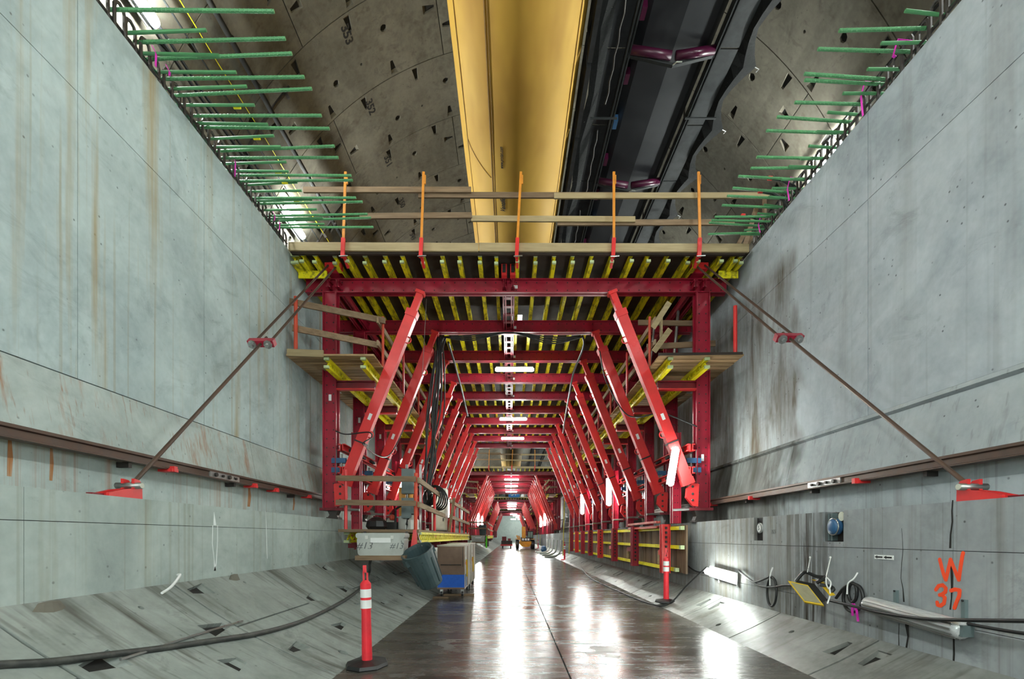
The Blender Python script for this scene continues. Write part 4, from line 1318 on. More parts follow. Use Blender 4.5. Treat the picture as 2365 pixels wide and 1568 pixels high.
# shelf with the cooler
shf = tag(MB().box(-3.0, -2.03, 9.35, 9.83, 1.10, 1.19).build('drink_shelf', M['wood']), 'brown timber shelf hung below the left work platform', 'shelf')
MB().bar((-2.95, 9.8, 1.14), (-2.95, 9.84, 1.66), .05, .04, (0, 1, 0)).build('shelf_hanger', M['steel_dk'], shf)
MB().bar((-2.1, 9.8, 1.14), (-2.1, 9.84, 1.66), .05, .04, (0, 1, 0)).build('shelf_hanger', M['steel_dk'], shf)
def rounded(w, h, r, n=4):
    pts = []
    for cx, cy, a0 in ((w / 2 - r, h - r, 0), (-w / 2 + r, h - r, 90), (-w / 2 + r, r, 180), (w / 2 - r, r, 270)):
        for k in range(n + 1):
            a = math.radians(a0 + 90 * k / n)
            pts.append((cx + r * math.cos(a), cy + r * math.sin(a)))
    return pts
def cooler(x, y, z, k, label, wr_=True):
    t = thing('drink_cooler', label, 'cooler', (x, y, z), 'white ice chests')
    w, h = .94 * k, .43 * k
    body = [(px * (.93 + .07 * pz / h), pz) for px, pz in rounded(w, h * .8, .05 * k)]
    b = MB().prism(body, (x, y, z), (1, 0, 0), (0, 0, 1), (0, .42 * k, 0)).build('body', M['cooler'], t)
    l = MB().prism(rounded(w * 1.02, h * .24, .045 * k), (x, y - .015 * k, z + h * .78), (1, 0, 0), (0, 0, 1), (0, .45 * k, 0)).build('lid', M['cooler'], t)
    for q in range(4):
        MB().box(x - w * .42, x + w * .42, y - .008 * k, y, z + (.035 + .028 * q) * k, z + (.047 + .028 * q) * k).build('rib', M['cooler'], b)
    MB().box(x - w * .2, x + w * .22, y - .022 * k, y - .015 * k, z + h * .58, z + h * .80).build('label_strip', M['label'], b)
    for q in (-.28, .25):
        MB().box(x + w * q - .03 * k, x + w * q + .03 * k, y - .03 * k, y - .01 * k, z + h * .74, z + h * .9).build('latch', M['white'], l)
    if wr_:
        text('#13', .20, (x - w * .34, y - .004, z + h * .42), (1, 0, 0), (0, 0, 1), M['pencil'], 'handwriting', b, .3)
        text('#13', .17, (x + w * .33, y - .004, z + h * .42), (1, 0, 0), (0, 0, 1), M['pencil'], 'handwriting', b, .3)
        ribbon(MB(), [(x + w * .43, y - .006, z + h * .66), (x + w * .46, y - .006, z + h * .52)], .012, (0, 1, 0)).build('handwriting', M['pencil'], b)
    return t
cooler(-2.52, 9.4, 1.19, 1.0, 'white ice chest marked #13 on the shelf below the left work platform')

# grey bin hanging tilted from the platform edge
def bin_mesh(c, ax, r, h, name, label, hang=None):
    ax = Vector(ax).normalized()
    t = thing(name, label, 'bin', c)
    MB().lathe([(r * .78, 0), (r * .8, .02), (r * .98, h * .93), (r * 1.06, h * .94), (r * 1.06, h), (r * .98, h), (r * .93, h * .92), (r * .74, .04), (.001, .04)], c, 28, ax).build('shell', M['grey_plastic'], t, smooth=False)
    u = Vector((1, 0, 0)) - ax * ax.x
    u.normalize()
    w = ax.cross(u)
    for k in range(8):
        a = 2 * math.pi * k / 8 + .35
        d = u * math.cos(a) + w * math.sin(a)
        p, q = Vector(c) + d * r * .82 + ax * .06, Vector(c) + d * r * .965 + ax * h * .78
        MB().bar(p, q, .03, .03, d).build('rib', M['grey_plastic'], t)
    for k in (0, 1):
        d = u * math.cos(math.pi * k + .7) + w * math.sin(math.pi * k + .7)
        p = Vector(c) + d * (r * 1.0) + ax * h * .8
        MB().bar(p - ax * .03, p + ax * .1, .16, .07, d).build('grip', M['grey_plastic'], t)
    return t
bt = bin_mesh((-1.58, 9.7, .62), (-.30, -.42, .86), .30, .78, 'rubbish_bin', 'slate-grey rubbish bin hanging tilted from the left platform edge')
MB().tube([(-1.75, 9.62, 1.36), (-1.84, 9.8, 1.5), (-1.9, 9.95, 1.62)], .014, 6).build('hanging_wire', M['steel'], bt)

# job boxes on casters
def job_box(x0, x1, y0, y1, z0, z1, label, front):
    t = thing('job_box', label, 'tool chest', ((x0 + x1) / 2, (y0 + y1) / 2, 0))
    b = MB().box(x0, x1, y0, y1, z0, z1).build('carcass', M['pale_box'], t)
    zb = z0 + (z1 - z0) * .335
    if front:
        MB().box(x0 + .01, x1 - .008, y0 - .012, y0, zb, z1 - .015).build('front_panel', M['brown_box'], t)
        MB().box(x0 + .01, x1 - .008, y0 - .014, y0, z0 + .045, zb).build('blue_front', M['blue_box'], t)
        MB().box(x0 + .01, x1 - .008, y0 - .014, y0, z0, z0 + .04).build('kick_strip', M['brown_box'], t)
        h = z0 + (z1 - z0) * .52
        r = MB().box(x0 + .06, x1 - .06, y0 - .02, y0 - .012, h, h + .09).build('handle_recess', M['brown_box'], t)
        MB().tube([(x0 + .09, y0 - .035, h + .05), (x1 - .09, y0 - .035, h + .05)], .012, 6).build('handle_bar', M['steel_dk'], r)
        MB().box(x1 - .06, x1 - .045, y0 - .016, y0 - .011, h, z1 - .03).build('hinge_strip', M['steel_dk'], t)
    MB().box(x0 - .012, x1 + .012, y0 - .016, y1 + .01, z1, z1 + .022).build('lid', M['pale_box'], t)
    for k, yy in enumerate((y0 + (y1 - y0) * .47,)):
        MB().box(x1, x1 + .012, yy, yy + .05, z0 + .02, z1 - .02).build('side_rib', M['brown_box'], t)
    MB().box(x1, x1 + .008, y0 + .12, y0 + (y1 - y0) * .4, z0 + .05, zb).build('side_label', M['blue_steel' if front else 'pale_box'], t)
    for k in range(3):
        MB().box(x1, x1 + .006, y0 + .2, y0 + .3, z0 + .62 + .13 * k, z0 + .7 + .13 * k).build('sticker', M['red_bright' if k == 0 else 'label'], t)
    MB().tube([(x1 + .02, y0 + .3, z0 + .75), (x1 + .03, y0 + .34, z0 + .45), (x1 + .02, y0 + .36, z0 + .3)], .018, 6).build('hanging_tool', M['tool_yellow'], t)
    for x in (x0 + .1, x1 - .07):
        for y in (y0 + .1, y1 - .1):
            w = MB().tube([(x - .025, y, .075), (x + .025, y, .075)], .075, 12).build('caster', M['black'], t)
            MB().box(x - .04, x + .04, y - .04, y + .04, .13, z0).box(x - .035, x - .028, y - .03, y + .03, .06, .14).box(x + .028, x + .035, y - .03, y + .03, .06, .14).build('caster_fork', M['steel'], w)
    return t
job_box(-1.88, -1.17, 12.5, 14.1, .2, 1.32, 'brown and blue steel job box on casters, nearest of two', True)
job_box(-1.86, -1.15, 14.35, 15.9, .2, 1.34, 'pale steel job box parked behind the brown and blue one', False)
tag(MB().box(-1.95, -1.55, 12.2, 12.32, 0, .04).build('timber_block', M['wood']), 'short brown plank lying before the job box casters', 'plank')
tag(MB().box(-1.75, -.95, 12.75, 12.85, 0, .045).build('timber_block', M['wood']), 'brown plank lying under the job box', 'plank')

# electrical gear on the platform
def elec():
    t = thing('electrical_panel', 'grey electrical boxes on a steel strut frame at the left platform', 'electrical panel', (-2.28, 11.3, 1.7))
    for x in (-2.42, -2.1):
        MB().channels((x, 11.35, 1.7), (x, 11.35, 3.25), .05, .05, (0, 1, 0), .006, .02).build('strut_post', M['steel'], t)
    for z0, z1 in ((2.55, 3.12), (1.98, 2.45)):
        b = MB().box(-2.5, -2.22, 11.12, 11.34, z0, z1).build('enclosure', M['elec'], t)
        MB().box(-2.48, -2.24, 11.105, 11.12, z0 + .02, z1 - .02).build('door', M['elec'], b)
        MB().bar((-2.2, 11.2, z0 + .25), (-2.16, 11.16, z0 + .38), .03, .03).build('switch_lever', M['orange_red'], b)
    MB().tube([(-2.35, 11.25, 2.0), (-2.4, 11.2, 1.85), (-2.2, 11.15, 1.75)], .025, 6).build('conduit', M['black'], t)
    return t
elec()
def orange_machine():
    t = thing('pump_unit', 'orange and white pump unit standing behind the platform guard boards', 'machine', (-2.5, 11.6, 1.7))
    MB().box(-2.62, -2.38, 11.4, 11.9, 2.05, 2.72).build('housing', M['veh'], t)
    MB().lathe([(.12, 0), (.16, .03), (.16, .3), (.1, .34)], (-2.5, 11.5, 1.72), 14).build('tank', M['white'], t, smooth=True)
    MB().tube([(-2.7, 11.4, 1.9), (-2.7, 11.4, 2.2), (-2.55, 11.4, 2.3)], .03, 8).build('hose', M['black'], t)
    MB().box(-2.9, -2.66, 11.3, 11.7, 1.7, 1.9).build('motor', M['black'], t)
    MB().lathe([(.05, 0), (.07, .04), (.07, .1), (.02, .13)], (-2.78, 11.4, 1.95), 10).build('valve', M['orange_red'], t)
orange_machine()
t = thing('control_cabinet', 'tall cream control cabinet on the left platform', 'cabinet', (-2.4, 15.6, 1.7))
MB().box(-2.5, -2.05, 15.4, 16.0, 1.75, 3.1).build('body', M['cab'], t)
MB().box(-2.47, -2.08, 15.385, 15.4, 1.8, 3.05).build('door', M['cab'], t)
for z in (2.85, 2.05):
    MB().box(-2.14, -2.11, 15.37, 15.386, z, z + .1).build('latch', M['ink'], t)
MB().box(-2.55, -2.0, 15.35, 16.05, 1.7, 1.76).build('plinth', M['steel_dk'], t)
t = thing('fire_extinguisher', 'small red cylinder standing beside the cream control cabinet', 'extinguisher', (-1.98, 15.9, 1.7))
MB().lathe([(.07, 0), (.075, .02), (.075, .36), (.04, .43), (.02, .46)], (-1.98, 15.9, 1.7), 12).build('cylinder_body', M['red_bright'], t, smooth=True)
MB().box(-2.02, -1.95, 15.88, 15.92, 2.16, 2.2).build('valve', M['ink'], t)
t = thing('jerry_can', 'white plastic can standing at the platform front corner', 'canister', (-2.15, 10.6, 1.7))
MB().lathe([(.1, 0), (.12, .02), (.12, .22), (.05, .28), (.04, .33)], (-2.12, 10.6, 1.7), 10).build('can', M['white'], t)
MB().lathe([(.045, 0), (.045, .03)], (-2.12, 10.6, 2.03), 10).build('cap', M['ink'], t)
tag(MB().lathe([(.14, 0), (.19, .08), (.17, .2), (.08, .28), (.01, .3)], (-2.95, 10.7, 1.7), 9, xs=1.25).build('black_sack', M['black']), 'dark crumpled sack on the platform behind the lower guard board', 'sack')

# hanging bundle of black cables
def hose(pts, r, n=8, res=10):
    """smooth curve through pts"""
    P = [Vector(p) for p in pts]
    out = []
    for i in range(len(P) - 1):
        p0, p1, p2, p3 = P[max(i - 1, 0)], P[i], P[i + 1], P[min(i + 2, len(P) - 1)]
        for k in range(res):
            t = k / res
            out.append(.5 * ((2 * p1) + (p2 - p0) * t + (2 * p0 - 5 * p1 + 4 * p2 - p3) * t * t + (3 * p1 - p0 - 3 * p2 + p3) * t ** 3))
    out.append(P[-1])
    return MB().tube(out, r, n)
bun = thing('cable_bundle', 'thick bundle of black cables hanging from the gantry above the left platform', 'cable bundle', (-2.1, 13.1, 2.9))
for k in range(9):
    a, b = random.uniform(-.28, .25), random.uniform(-.12, .16)
    top = at(1020 + 40 * a + (10 if k % 2 else -10), 778, 13.0)
    pts = [top, at(1012 + 60 * a, 850, 13.05), at(1003 + 90 * a, 960, 13.1), at(992 + 90 * b, 1060, 13.1), at(985 + 60 * b, 1120, 13.1), at(990 + 70 * b, 1165, 13.0), at(1000 + 60 * b, 1140, 12.9)]
    hose(pts, random.choice((.018, .024, .032)), 6).build('cable', M['black'], bun, smooth=True)
for k in range(5):
    c = at(996 + 3 * k, 1150, 12.85)
    MB().torus(c, .26 + .02 * k, .022, (.5, 1, .1 * k), 20, 6).build('coil', M['black'], bun, smooth=True)
hang = thing('cable_run', 'black cables looping below the second crossbeam', 'cable', (0, 13.0, 6.8))
for k in range(4):
    pts = [at(1025, 778, 12.9), at(1090, 774 + 4 * k, 12.9), at(1180, 768, 12.9), at(1270, 778 + 5 * k, 12.9), at(1345, 778, 12.9)]
    hose(pts, .018, 6).build('cable', M['black'], hang, smooth=True)
hose([at(1345, 775, 12.95), at(1348, 800, 13.2), at(1325, 860, 14.5), at(1315, 910, 16), at(1306, 960, 19), at(1300, 1000, 22)], .03, 6).build('drop_cable', M['black'], hang, smooth=True)
hose([at(1035, 790, 12.95), at(1050, 840, 14), at(1065, 895, 16), at(1080, 960, 19)], .03, 6).build('drop_cable', M['black'], hang, smooth=True)
tag(hose([at(1385, 810, 12.6), at(1400, 880, 12.4), at(1440, 950, 11.6), at(1475, 963, 11.2), at(1530, 955, 10.7), at(1610, 985, 10.6)], .016, 6).build('power_lead', M['black'], smooth=True), 'thin black lead swagged between the right-hand struts', 'cable')
tag(hose([at(775, 995, 10.6), at(800, 1003, 10.6), at(850, 998, 10.6), at(858, 1010, 10.6), at(840, 1028, 10.6), at(900, 1050, 12.6), at(960, 925, 12.9)], .014, 6).build('power_lead', M['black'], smooth=True), 'thin black lead looped over the left-hand struts', 'cable')
for px0, py0, px1, py1, y0, y1, lb in ((985, 690, 975, 870, 11.2, 11.5, 'slack wire hanging from the first crossbeam on the left'), (1215, 700, 1150, 860, 15.2, 17, 'thin wire strung from the centre of the deck to the left'), (1320, 775, 1590, 735, 13, 13.1, 'thin wire strung under the right side of the second crossbeam')):
    tag(MB().tube([at(px0, py0, y0), at((px0 + px1) / 2, (py0 + py1) / 2 + 4, (y0 + y1) / 2), at(px1, py1, y1)], .007, 5).build('tie_wire', M['steel']), lb, 'wire')

# ================================================================ FLOOR OBJECTS
def delineator(x, y, z, label, base='black', tilt=0.0):
    t = thing('delineator_post', label, 'traffic post', (x, y, z))
    MB().lathe([(.30, 0), (.31, .015), (.29, .05), (.2, .062), (.09, .075)], (x, y, z), 8, xs=.82).build('base', M[base], t)
    d = Vector((tilt, 0, 1)).normalized()
    b = MB().lathe([(.062, 0), (.056, .5), (.055, .62), (.062, .62), (.062, .86), (.064, .87), (.064, .93), (.04, .96), (.03, .97)], Vector((x, y, z + .06)), 16, d).build('post', M['delin'], t, smooth=False)
    for h in (.635, .765):
        MB().lathe([(.0645, 0), (.0645, .10)], Vector((x, y, z + .06)) + d * h, 16, d).build('reflective_band', M['label'], b)
    c = Vector((x, y, z + .06)) + d * .96
    MB().bar(c + Vector((-.022, 0, 0)), c + d * .12 + Vector((-.022, 0, 0)), .03, .014, (1, 0, 0)).bar(c + Vector((.022, 0, 0)), c + d * .1 + Vector((.022, 0, 0)), .03, .014, (1, 0, 0)).bar(c + d * .1 + Vector((-.008, 0, 0)), c + d * .19 + Vector((-.008, 0, 0)), .03, .035, (1, 0, 0)).build('grip', M['delin'], b)
    return t
delineator(-1.72, 5.82, 0, 'fluorescent red delineator post with two white bands, nearest the camera', tilt=-.02)
delineator(3.52, 10.9, .08, 'fluorescent red delineator post standing at the front of the wall form', tilt=.0)
delineator(3.55, 31.5, .05, 'small pinkish delineator post at the foot of the yellow ladder', 'delin')
t = delineator(3.6, 62.0, .1, 'tiny pink delineator post beside the distant telehandler', 'delin')

# ladders
def ladder(x, y0, z0, y1, z1, w, label, rung='steel', stile='yellow_clean', n=22):
    t = thing('ladder', label, 'ladder', (x, y0, z0))
    for s in (-1, 1):
        MB().bar((x + s * w / 2, y0, z0), (x + s * w / 2, y1, z1), .035, .08, (0, 1, 0)).build('stile', M[stile], t)
    for k in range(n):
        f = (k + .6) / n
        p = Vector((x - w / 2, y0 + (y1 - y0) * f, z0 + (z1 - z0) * f))
        MB().tube([p, p + Vector((w, 0, 0))], .018, 6).build('rung', M[rung], t)
ladder(3.88, 33.6, .26, 31.6, 7.8, .42, 'tall yellow ladder leaning at the far end of the nearest gantry')
ladder(3.88, 66.0, .26, 64.6, 6.0, .42, 'small distant yellow ladder beyond the telehandler', n=16)

# hose lying over the invert on the left, with its tail going up under the platform
def on_slope(px, py):
    """point of the left invert on the sight line through a pixel"""
    dx, dz_ = (px - 1178) / F, (1240 - py) / F
    best = None
    for k in range(600):
        Y = 2 + k * .02
        X_, Z_ = dx * Y, 1.55 + dz_ * Y
        e = abs(math.hypot(X_ - .93, Z_ - 7.38) - (R - .03))
        if best is None or e < best[0]:
            best = (e, X_, Y, Z_)
    return Vector(best[1:])
hp = [on_slope(*q) for q in ((-60, 1540), (0, 1535), (120, 1528), (250, 1512), (350, 1500), (480, 1481), (600, 1462), (690, 1437), (760, 1406), (808, 1378), (838, 1352))]
hp += [hp[-1] + Vector((.02, .4, .25)), Vector((-2.75, 9.5, 1.05)), Vector((-2.72, 9.7, 1.3))]
tag(hose(hp, .028, 8).build('hose', M['black_cable'], smooth=True), 'dusty black hose trailing across the left invert segments', 'hose')
tag(hose([on_slope(*q) for q in ((278, 1523), (350, 1500), (440, 1470), (560, 1434))], .012, 6).build('grout_strip', M['steel']), 'thin pale strip lying beside the hose on the left invert', 'strip')
tag(hose([(LL + .02, 5.5, 1.12), (LL + .1, 5.42, 1.12), (LL + .16, 5.2, 1.02), (LL + .2, 5.0, .97)], .014, 6).build('white_strap', M['label']), 'white strap hanging from the left plinth onto the invert', 'strap')
def lump(c, rx, ry, rz, label, mat='mud'):
    mb = MB()
    n = 9
    mb.v.append((c[0], c[1], c[2] + rz))
    for ring, f in ((1, .55), (2, 1.0)):
        for j in range(n):
            a = 2 * math.pi * j / n
            q = random.uniform(.8, 1.15)
            mb.v.append((c[0] + rx * f * q * math.cos(a), c[1] + ry * f * q * math.sin(a), c[2] + (rz * .75 if ring == 1 else -.08)))
    for j in range(n):
        mb.f.append((0, 1 + j, 1 + (j + 1) % n))
        mb.f.append((1 + j, 1 + n + j, 1 + n + (j + 1) % n, 1 + (j + 1) % n))
    return tag(mb.build('mud_lump', M[mat]), label, 'mud')
lump((-3.72, 3.9, 1.0), .05, .16, .035, 'small heap of mud where the crack meets the invert at the left plinth')
lump((-3.74, 6.55, 1.02), .04, .14, .03, 'small ridge of mud at the foot of the left plinth below the white drip stain')

# ================================================================ RIGHT PLINTH FITTINGS
def wpt(px, py, out=.0):
    y, z = yz(px, py)
    return Vector((LR - out, y, z))
a, b = wpt(1645, 1318, .1), wpt(1713, 1324, .1)
tube_lamp((LR - .15, 9.85, .86), (LR - .15, 8.65, .80), 'glaring tube lamp mounted on the right plinth wall', None, .07, 'lamp_soft', back=(1, 0, 0))
for px, py in ((1664, 1337), (1706, 1345)):
    p = wpt(px, py, .04)
    tag(MB().bar(p, p + Vector((-.01, -.05, -.07)), .02, .01).build('cable_tie', M['label']), 'white cable tie end hanging below the plinth lamp', 'cable tie', 'tie ends below the plinth lamp')
# unlit lamp
t = thing('tube_lamp', 'unlit ribbed grey tube lamp fixed under the painted W 37', 'lamp', (LR - .1, 4.9, .72))
p, q = Vector((LR - .12, 5.46, .80)), Vector((LR - .12, 4.28, .72))
ax = (q - p).normalized()
L = (q - p).length
MB().lathe([(.06, 0), (.085, .02), (.09, .06), (.09, L - .06), (.085, L - .02), (.06, L)], p, 14, ax).build('lens', M['lens_off'], t, smooth=True)
for k in range(5):
    an = math.radians(150 + 30 * k)
    d = Vector((math.cos(an), 0, math.sin(an))) * .092
    MB().bar(p + d + ax * .05, q + d - ax * .05, .016, .012, d).build('lens_rib', M['steel'], t)
MB().bar(p + Vector((.075, 0, 0)) + ax * .02, q + Vector((.075, 0, 0)) - ax * .02, .13, .05, (1, 0, 0)).build('housing', M['elec'], t)
MB().bar(q - ax * .01, q + ax * .03, .1, .1, (0, 0, 1)).build('end_cap', M['elec'], t)
for y in (5.18, 4.4):
    MB().box(LR - .03, LR, y - .02, y + .02, .74, .98).build('mount_strap', M['elec'], t)
    MB().lathe([(.01, 0), (.01, .01)], (LR - .03, y, .97), 8, (-1, 0, 0)).build('screw', M['ink'], t)

# painted marking W 37
sp_ = MB()
def stroke(pl, w):
    ribbon(sp_, [wpt(x, y, .002) for x, y in pl], w, (-1, 0, 0))
W_ = .036
stroke([(2171, 1292), (2175, 1308), (2180, 1326), (2185, 1339)], W_)
stroke([(2185, 1339), (2190, 1318), (2196, 1292)], W_)
stroke([(2196, 1292), (2205, 1315), (2215, 1339)], W_)
stroke([(2215, 1339), (2219, 1310), (2223, 1285), (2225, 1277)], W_)
stroke([(2162, 1362), (2168, 1353), (2178, 1351), (2185, 1358), (2184, 1367), (2176, 1373), (2171, 1374)], W_)
stroke([(2176, 1373), (2183, 1380), (2181, 1393), (2173, 1399), (2166, 1397), (2165, 1391)], W_)
stroke([(2197, 1364), (2206, 1361), (2217, 1363), (2216, 1376), (2209, 1393), (2205, 1404)], W_)
sp_.build('painted_marking', M['spray'], pr_)
# arrow sign
t = thing('arrow_sign', 'small white plate with two black arrows pointing left on the right plinth', 'sign', wpt(2043, 1304))
c0, c1 = wpt(2021, 1298), wpt(2064.5, 1311)
y1, z1 = yz(2020.5, 1299.5)
y2, z2 = yz(2064.5, 1310)
zc = 1.325
MB().box(LR - .006, LR, y2, y1, zc - .024, zc + .024).build('plate', M['label'], t)
Ls = y1 - y2
for k in range(2):
    yy = y1 - Ls * (.03 + .48 * k)
    poly = [(0, 0), (-.038, .018), (-.038, .009), (-.114, .009), (-.114, -.009), (-.038, -.009), (-.038, -.018)]
    MB().prism(poly, (LR - .0085, yy, zc), (0, 1, 0), (0, 0, 1), (.002, 0, 0)).build('arrow', M['ink'], t)
# box-outs in the top lift
t = thing('outlet_box', 'dark recessed box with blue round cover in the right plinth', 'outlet box', (LR + .1, 6.22, 1.5))
MB().box(LR + .12, LR + .16, 6.03, 6.41, 1.49, 1.87).build('back', M['steel_dk'], t)
MB().lathe([(.1, 0), (.105, .02), (.095, .08), (.06, .1), (.02, .105)], (LR + .06, 6.2, 1.68), 20, (-1, 0, 0)).build('round_cover', M['blue_steel'], t, smooth=True)
MB().torus((LR - .01, 6.2, 1.68), .105, .008, (1, 0, 0), 24).build('cover_ring', M['steel'], t, smooth=True)
MB().lathe([(.06, 0), (.06, .03)], (LR + .06, 6.1, 1.81), 14, (-1, 0, 0), xs=1).build('pale_plug', M['cab'], t)
for y in (6.3, 6.36):
    MB().box(LR + .05, LR + .12, y, y + .03, 1.5, 1.86).build('stud', M['elec'], t)
t = thing('outlet_box', 'black recessed box with white S disc in the right plinth, beside the gantry', 'outlet box', (LR + .1, 8.13, 1.5))
MB().box(LR + .06, LR + .12, 7.95, 8.31, 1.49, 1.87).build('back', M['ink'], t)
MB().lathe([(.085, 0), (.085, .03)], (LR + .06, 8.12, 1.70), 20, (-1, 0, 0)).build('disc', M['label'], t)
MB().torus((LR + .028, 8.12, 1.70), .075, .006, (1, 0, 0), 20).build('disc_ring', M['pencil'], t)
text('S', .11, (LR + .027, 8.12, 1.70), (0, -1, 0), (0, 0, 1), M['pencil'], 'disc_letter', t)
text('355', .09, (LR - .002, 7.62, 1.63), (0, -1, 0), (0, 0, 1), M['pencil'], 'stencil_number', pr_)

# work light with handle straps hung on the wall
t = thing('flood_lamp', 'yellow and black portable flood lamp strapped to the right plinth wall', 'lamp', wpt(1870, 1370, .2))
A, B_, C_, D_ = at(1820, 1341, 6.15), at(1866, 1351, 6.0), at(1903, 1398, 5.75), at(1858, 1390, 5.9)
def slab(p, th, nrm):
    mb = MB()
    i = 0
    n3 = Vector(nrm).normalized() * th
    P2 = [Vector(v) for v in p]
    mb.v += [tuple(v) for v in P2] + [tuple(v + n3) for v in P2]
    m_ = len(P2)
    mb.f += [tuple(range(m_))[::-1], tuple(range(m_, 2 * m_))] + [(k, (k + 1) % m_, m_ + (k + 1) % m_, m_ + k) for k in range(m_)]
    return mb
nv_ = (B_ - A).cross(D_ - A)
if nv_.x < 0:
    nv_ = -nv_
slab([A, B_, C_, D_], .03, nv_).build('front_frame', M['tool_yellow'], t)
def inset(f):
    c = (A + B_ + C_ + D_) / 4
    return [v + (c - v) * f - nv_.normalized() * .004 for v in (A, B_, C_, D_)]
slab(inset(.14), .006, nv_).build('front_glass', M['tape'], t)
off = nv_.normalized() * .03 + Vector((.1, 0, .06))
slab([v + nv_.normalized() * .03 for v in inset(.2)], .1, nv_ + Vector((1, 0, .6))).build('black_body', M['black'], t)
K = [at(1862, 1338, 6.0), at(1884, 1342, 5.95), at(1912, 1374, 5.75), at(1905, 1376, 5.75), at(1880, 1346, 5.95)]
slab([k + Vector((.06, 0, 0)) for k in K], .03, (1, 0, 0)).build('side_frame', M['tool_yellow'], t)
hose([at(1838, 1342, 6.05), at(1855, 1323, 6.0), at(1868, 1324, 5.95), at(1885, 1331, 5.9), at(1907, 1333, 5.85)], .022, 6).build('strap', M['black'], t)
hose([at(1886, 1345, 5.9), at(1900, 1338, 5.85), at(1908, 1334, 5.82)], .025, 6).build('strap', M['black'], t)
hose([at(1893, 1350, 5.9), at(1915, 1354, 5.85), at(1925, 1360, 5.8), at(1918, 1368, 5.8)], .022, 6).build('strap', M['black'], t)
for x, y, x2, y2_ in ((1874, 1287, 1865, 1321), (1921, 1287, 1908, 1332)):
    p = wpt(x, y, .012)
    e = thing('anchor_screw', 'white cord looped from a wall screw above the flood lamp', 'cord', p, 'cords holding the flood lamp')
    MB().lathe([(.014, 0), (.014, .012)], p, 10, (-1, 0, 0)).build('screw_head', M['label'], e)
    MB().tube([p, at(x2, y2_, 5.9)], .006, 5).build('cord', M['label'], e)
    if x > 1900:
        hose([at(1908, 1332, 5.82), at(1919, 1345, 5.8), at(1915, 1360, 5.8), at(1909, 1350, 5.8), at(1908, 1334, 5.8)], .008, 6).build('cord_loop', M['label'], e)
        hose([at(1916, 1356, 5.79), at(1917, 1375, 5.78), at(1911, 1394, 5.78)], .009, 5).build('cord_tail', M['label'], e)

# cables slung along the right plinth
def wc(pl, r, name, label, out=.05, mat='black'):
    return tag(hose([wpt(x, y, out) for x, y in pl], r, 8).build(name, M[mat], smooth=True), label, 'cable')
wc([(1583, 1296), (1600, 1312), (1618, 1321), (1640, 1322)], .018, 'power_lead', 'black lead drooping to the lit plinth lamp from the wall form')
wc([(1713, 1319), (1728, 1330), (1745, 1343), (1760, 1342), (1786, 1331)], .018, 'power_lead', 'black lead from the lit lamp to the first hanging coil')
wc([(1713, 1317), (1735, 1335), (1760, 1352), (1790, 1356), (1818, 1352), (1840, 1352)], .018, 'power_lead', 'black lead running behind the flood lamp to the coil')
cp_ = [wpt(1790 + 11 * math.sin(k * .785), 1366 - 34 * math.cos(k * .785), .05) for k in range(9)]
tag(hose(cp_, .018, 8).build('cable_coil', M['black'], smooth=True), 'single black cable loop hanging between the lit lamp and the flood lamp', 'cable')
tag(hose([wpt(1789, 1310, .03), wpt(1788, 1328, .06), wpt(1787, 1352, .06)], .012, 6).build('white_tie', M['label']), 'white tie holding the single cable loop to the wall', 'cable tie')
co = thing('cable_coil', 'black cable coil with white tie and pink ribbon on the right plinth', 'cable', wpt(1980, 1370))
for rx, ry, cx_, cy_ in ((23, 33, 1980, 1380), (10, 22, 1979, 1368)):
    hose([wpt(cx_ + rx * math.sin(k * .785), cy_ - ry * math.cos(k * .785), .05) for k in range(9)], .02, 8).build('loop', M['black'], co, smooth=True)
hose([wpt(1940, 1381, .05), wpt(1958, 1360, .06), wpt(1975, 1348, .06)], .02, 8).build('lead', M['black'], co, smooth=True)
hose([wpt(1985, 1322, .02), wpt(1982, 1336, .05), wpt(1974, 1348, .08), wpt(1972, 1372, .08)], .009, 6).build('tie', M['label'], co)
for pl in ([(1986, 1394), (1984, 1408), (1985, 1422)], [(1987, 1395), (1994, 1408), (1998, 1435)]):
    mbb = MB()
    for (x, y), (x2, y2_) in zip(pl, pl[1:]):
        mbb.bar(wpt(x, y, .08), wpt(x2, y2_, .08), .006, .035, (0, 1, 0))
    mbb.build('ribbon', M['pink'], co)
wc([(1905, 1371), (1930, 1380), (1985, 1393), (2025, 1402), (2080, 1415), (2140, 1424), (2200, 1430), (2280, 1432), (2420, 1434), (2900, 1440)], .017, 'power_cable', 'thick black cable slung along the right plinth over the unlit lamp', .22)
wc([(2262, 1440), (2300, 1448), (2420, 1466), (2700, 1490)], .015, 'power_lead', 'black lead leaving the unlit lamp towards the right edge', .1)
tag(hose([(3.9, 9.6, .95), (3.75, 10.2, .55), (3.45, 10.5, .1), (3.2, 11.0, .03), (3.05, 13.5, .03), (3.0, 18, .03), (3.4, 23, .1)], .018, 6).build('floor_lead', M['black'], smooth=True), 'black lead dropping from the plinth lamp onto the wet floor edge', 'cable')

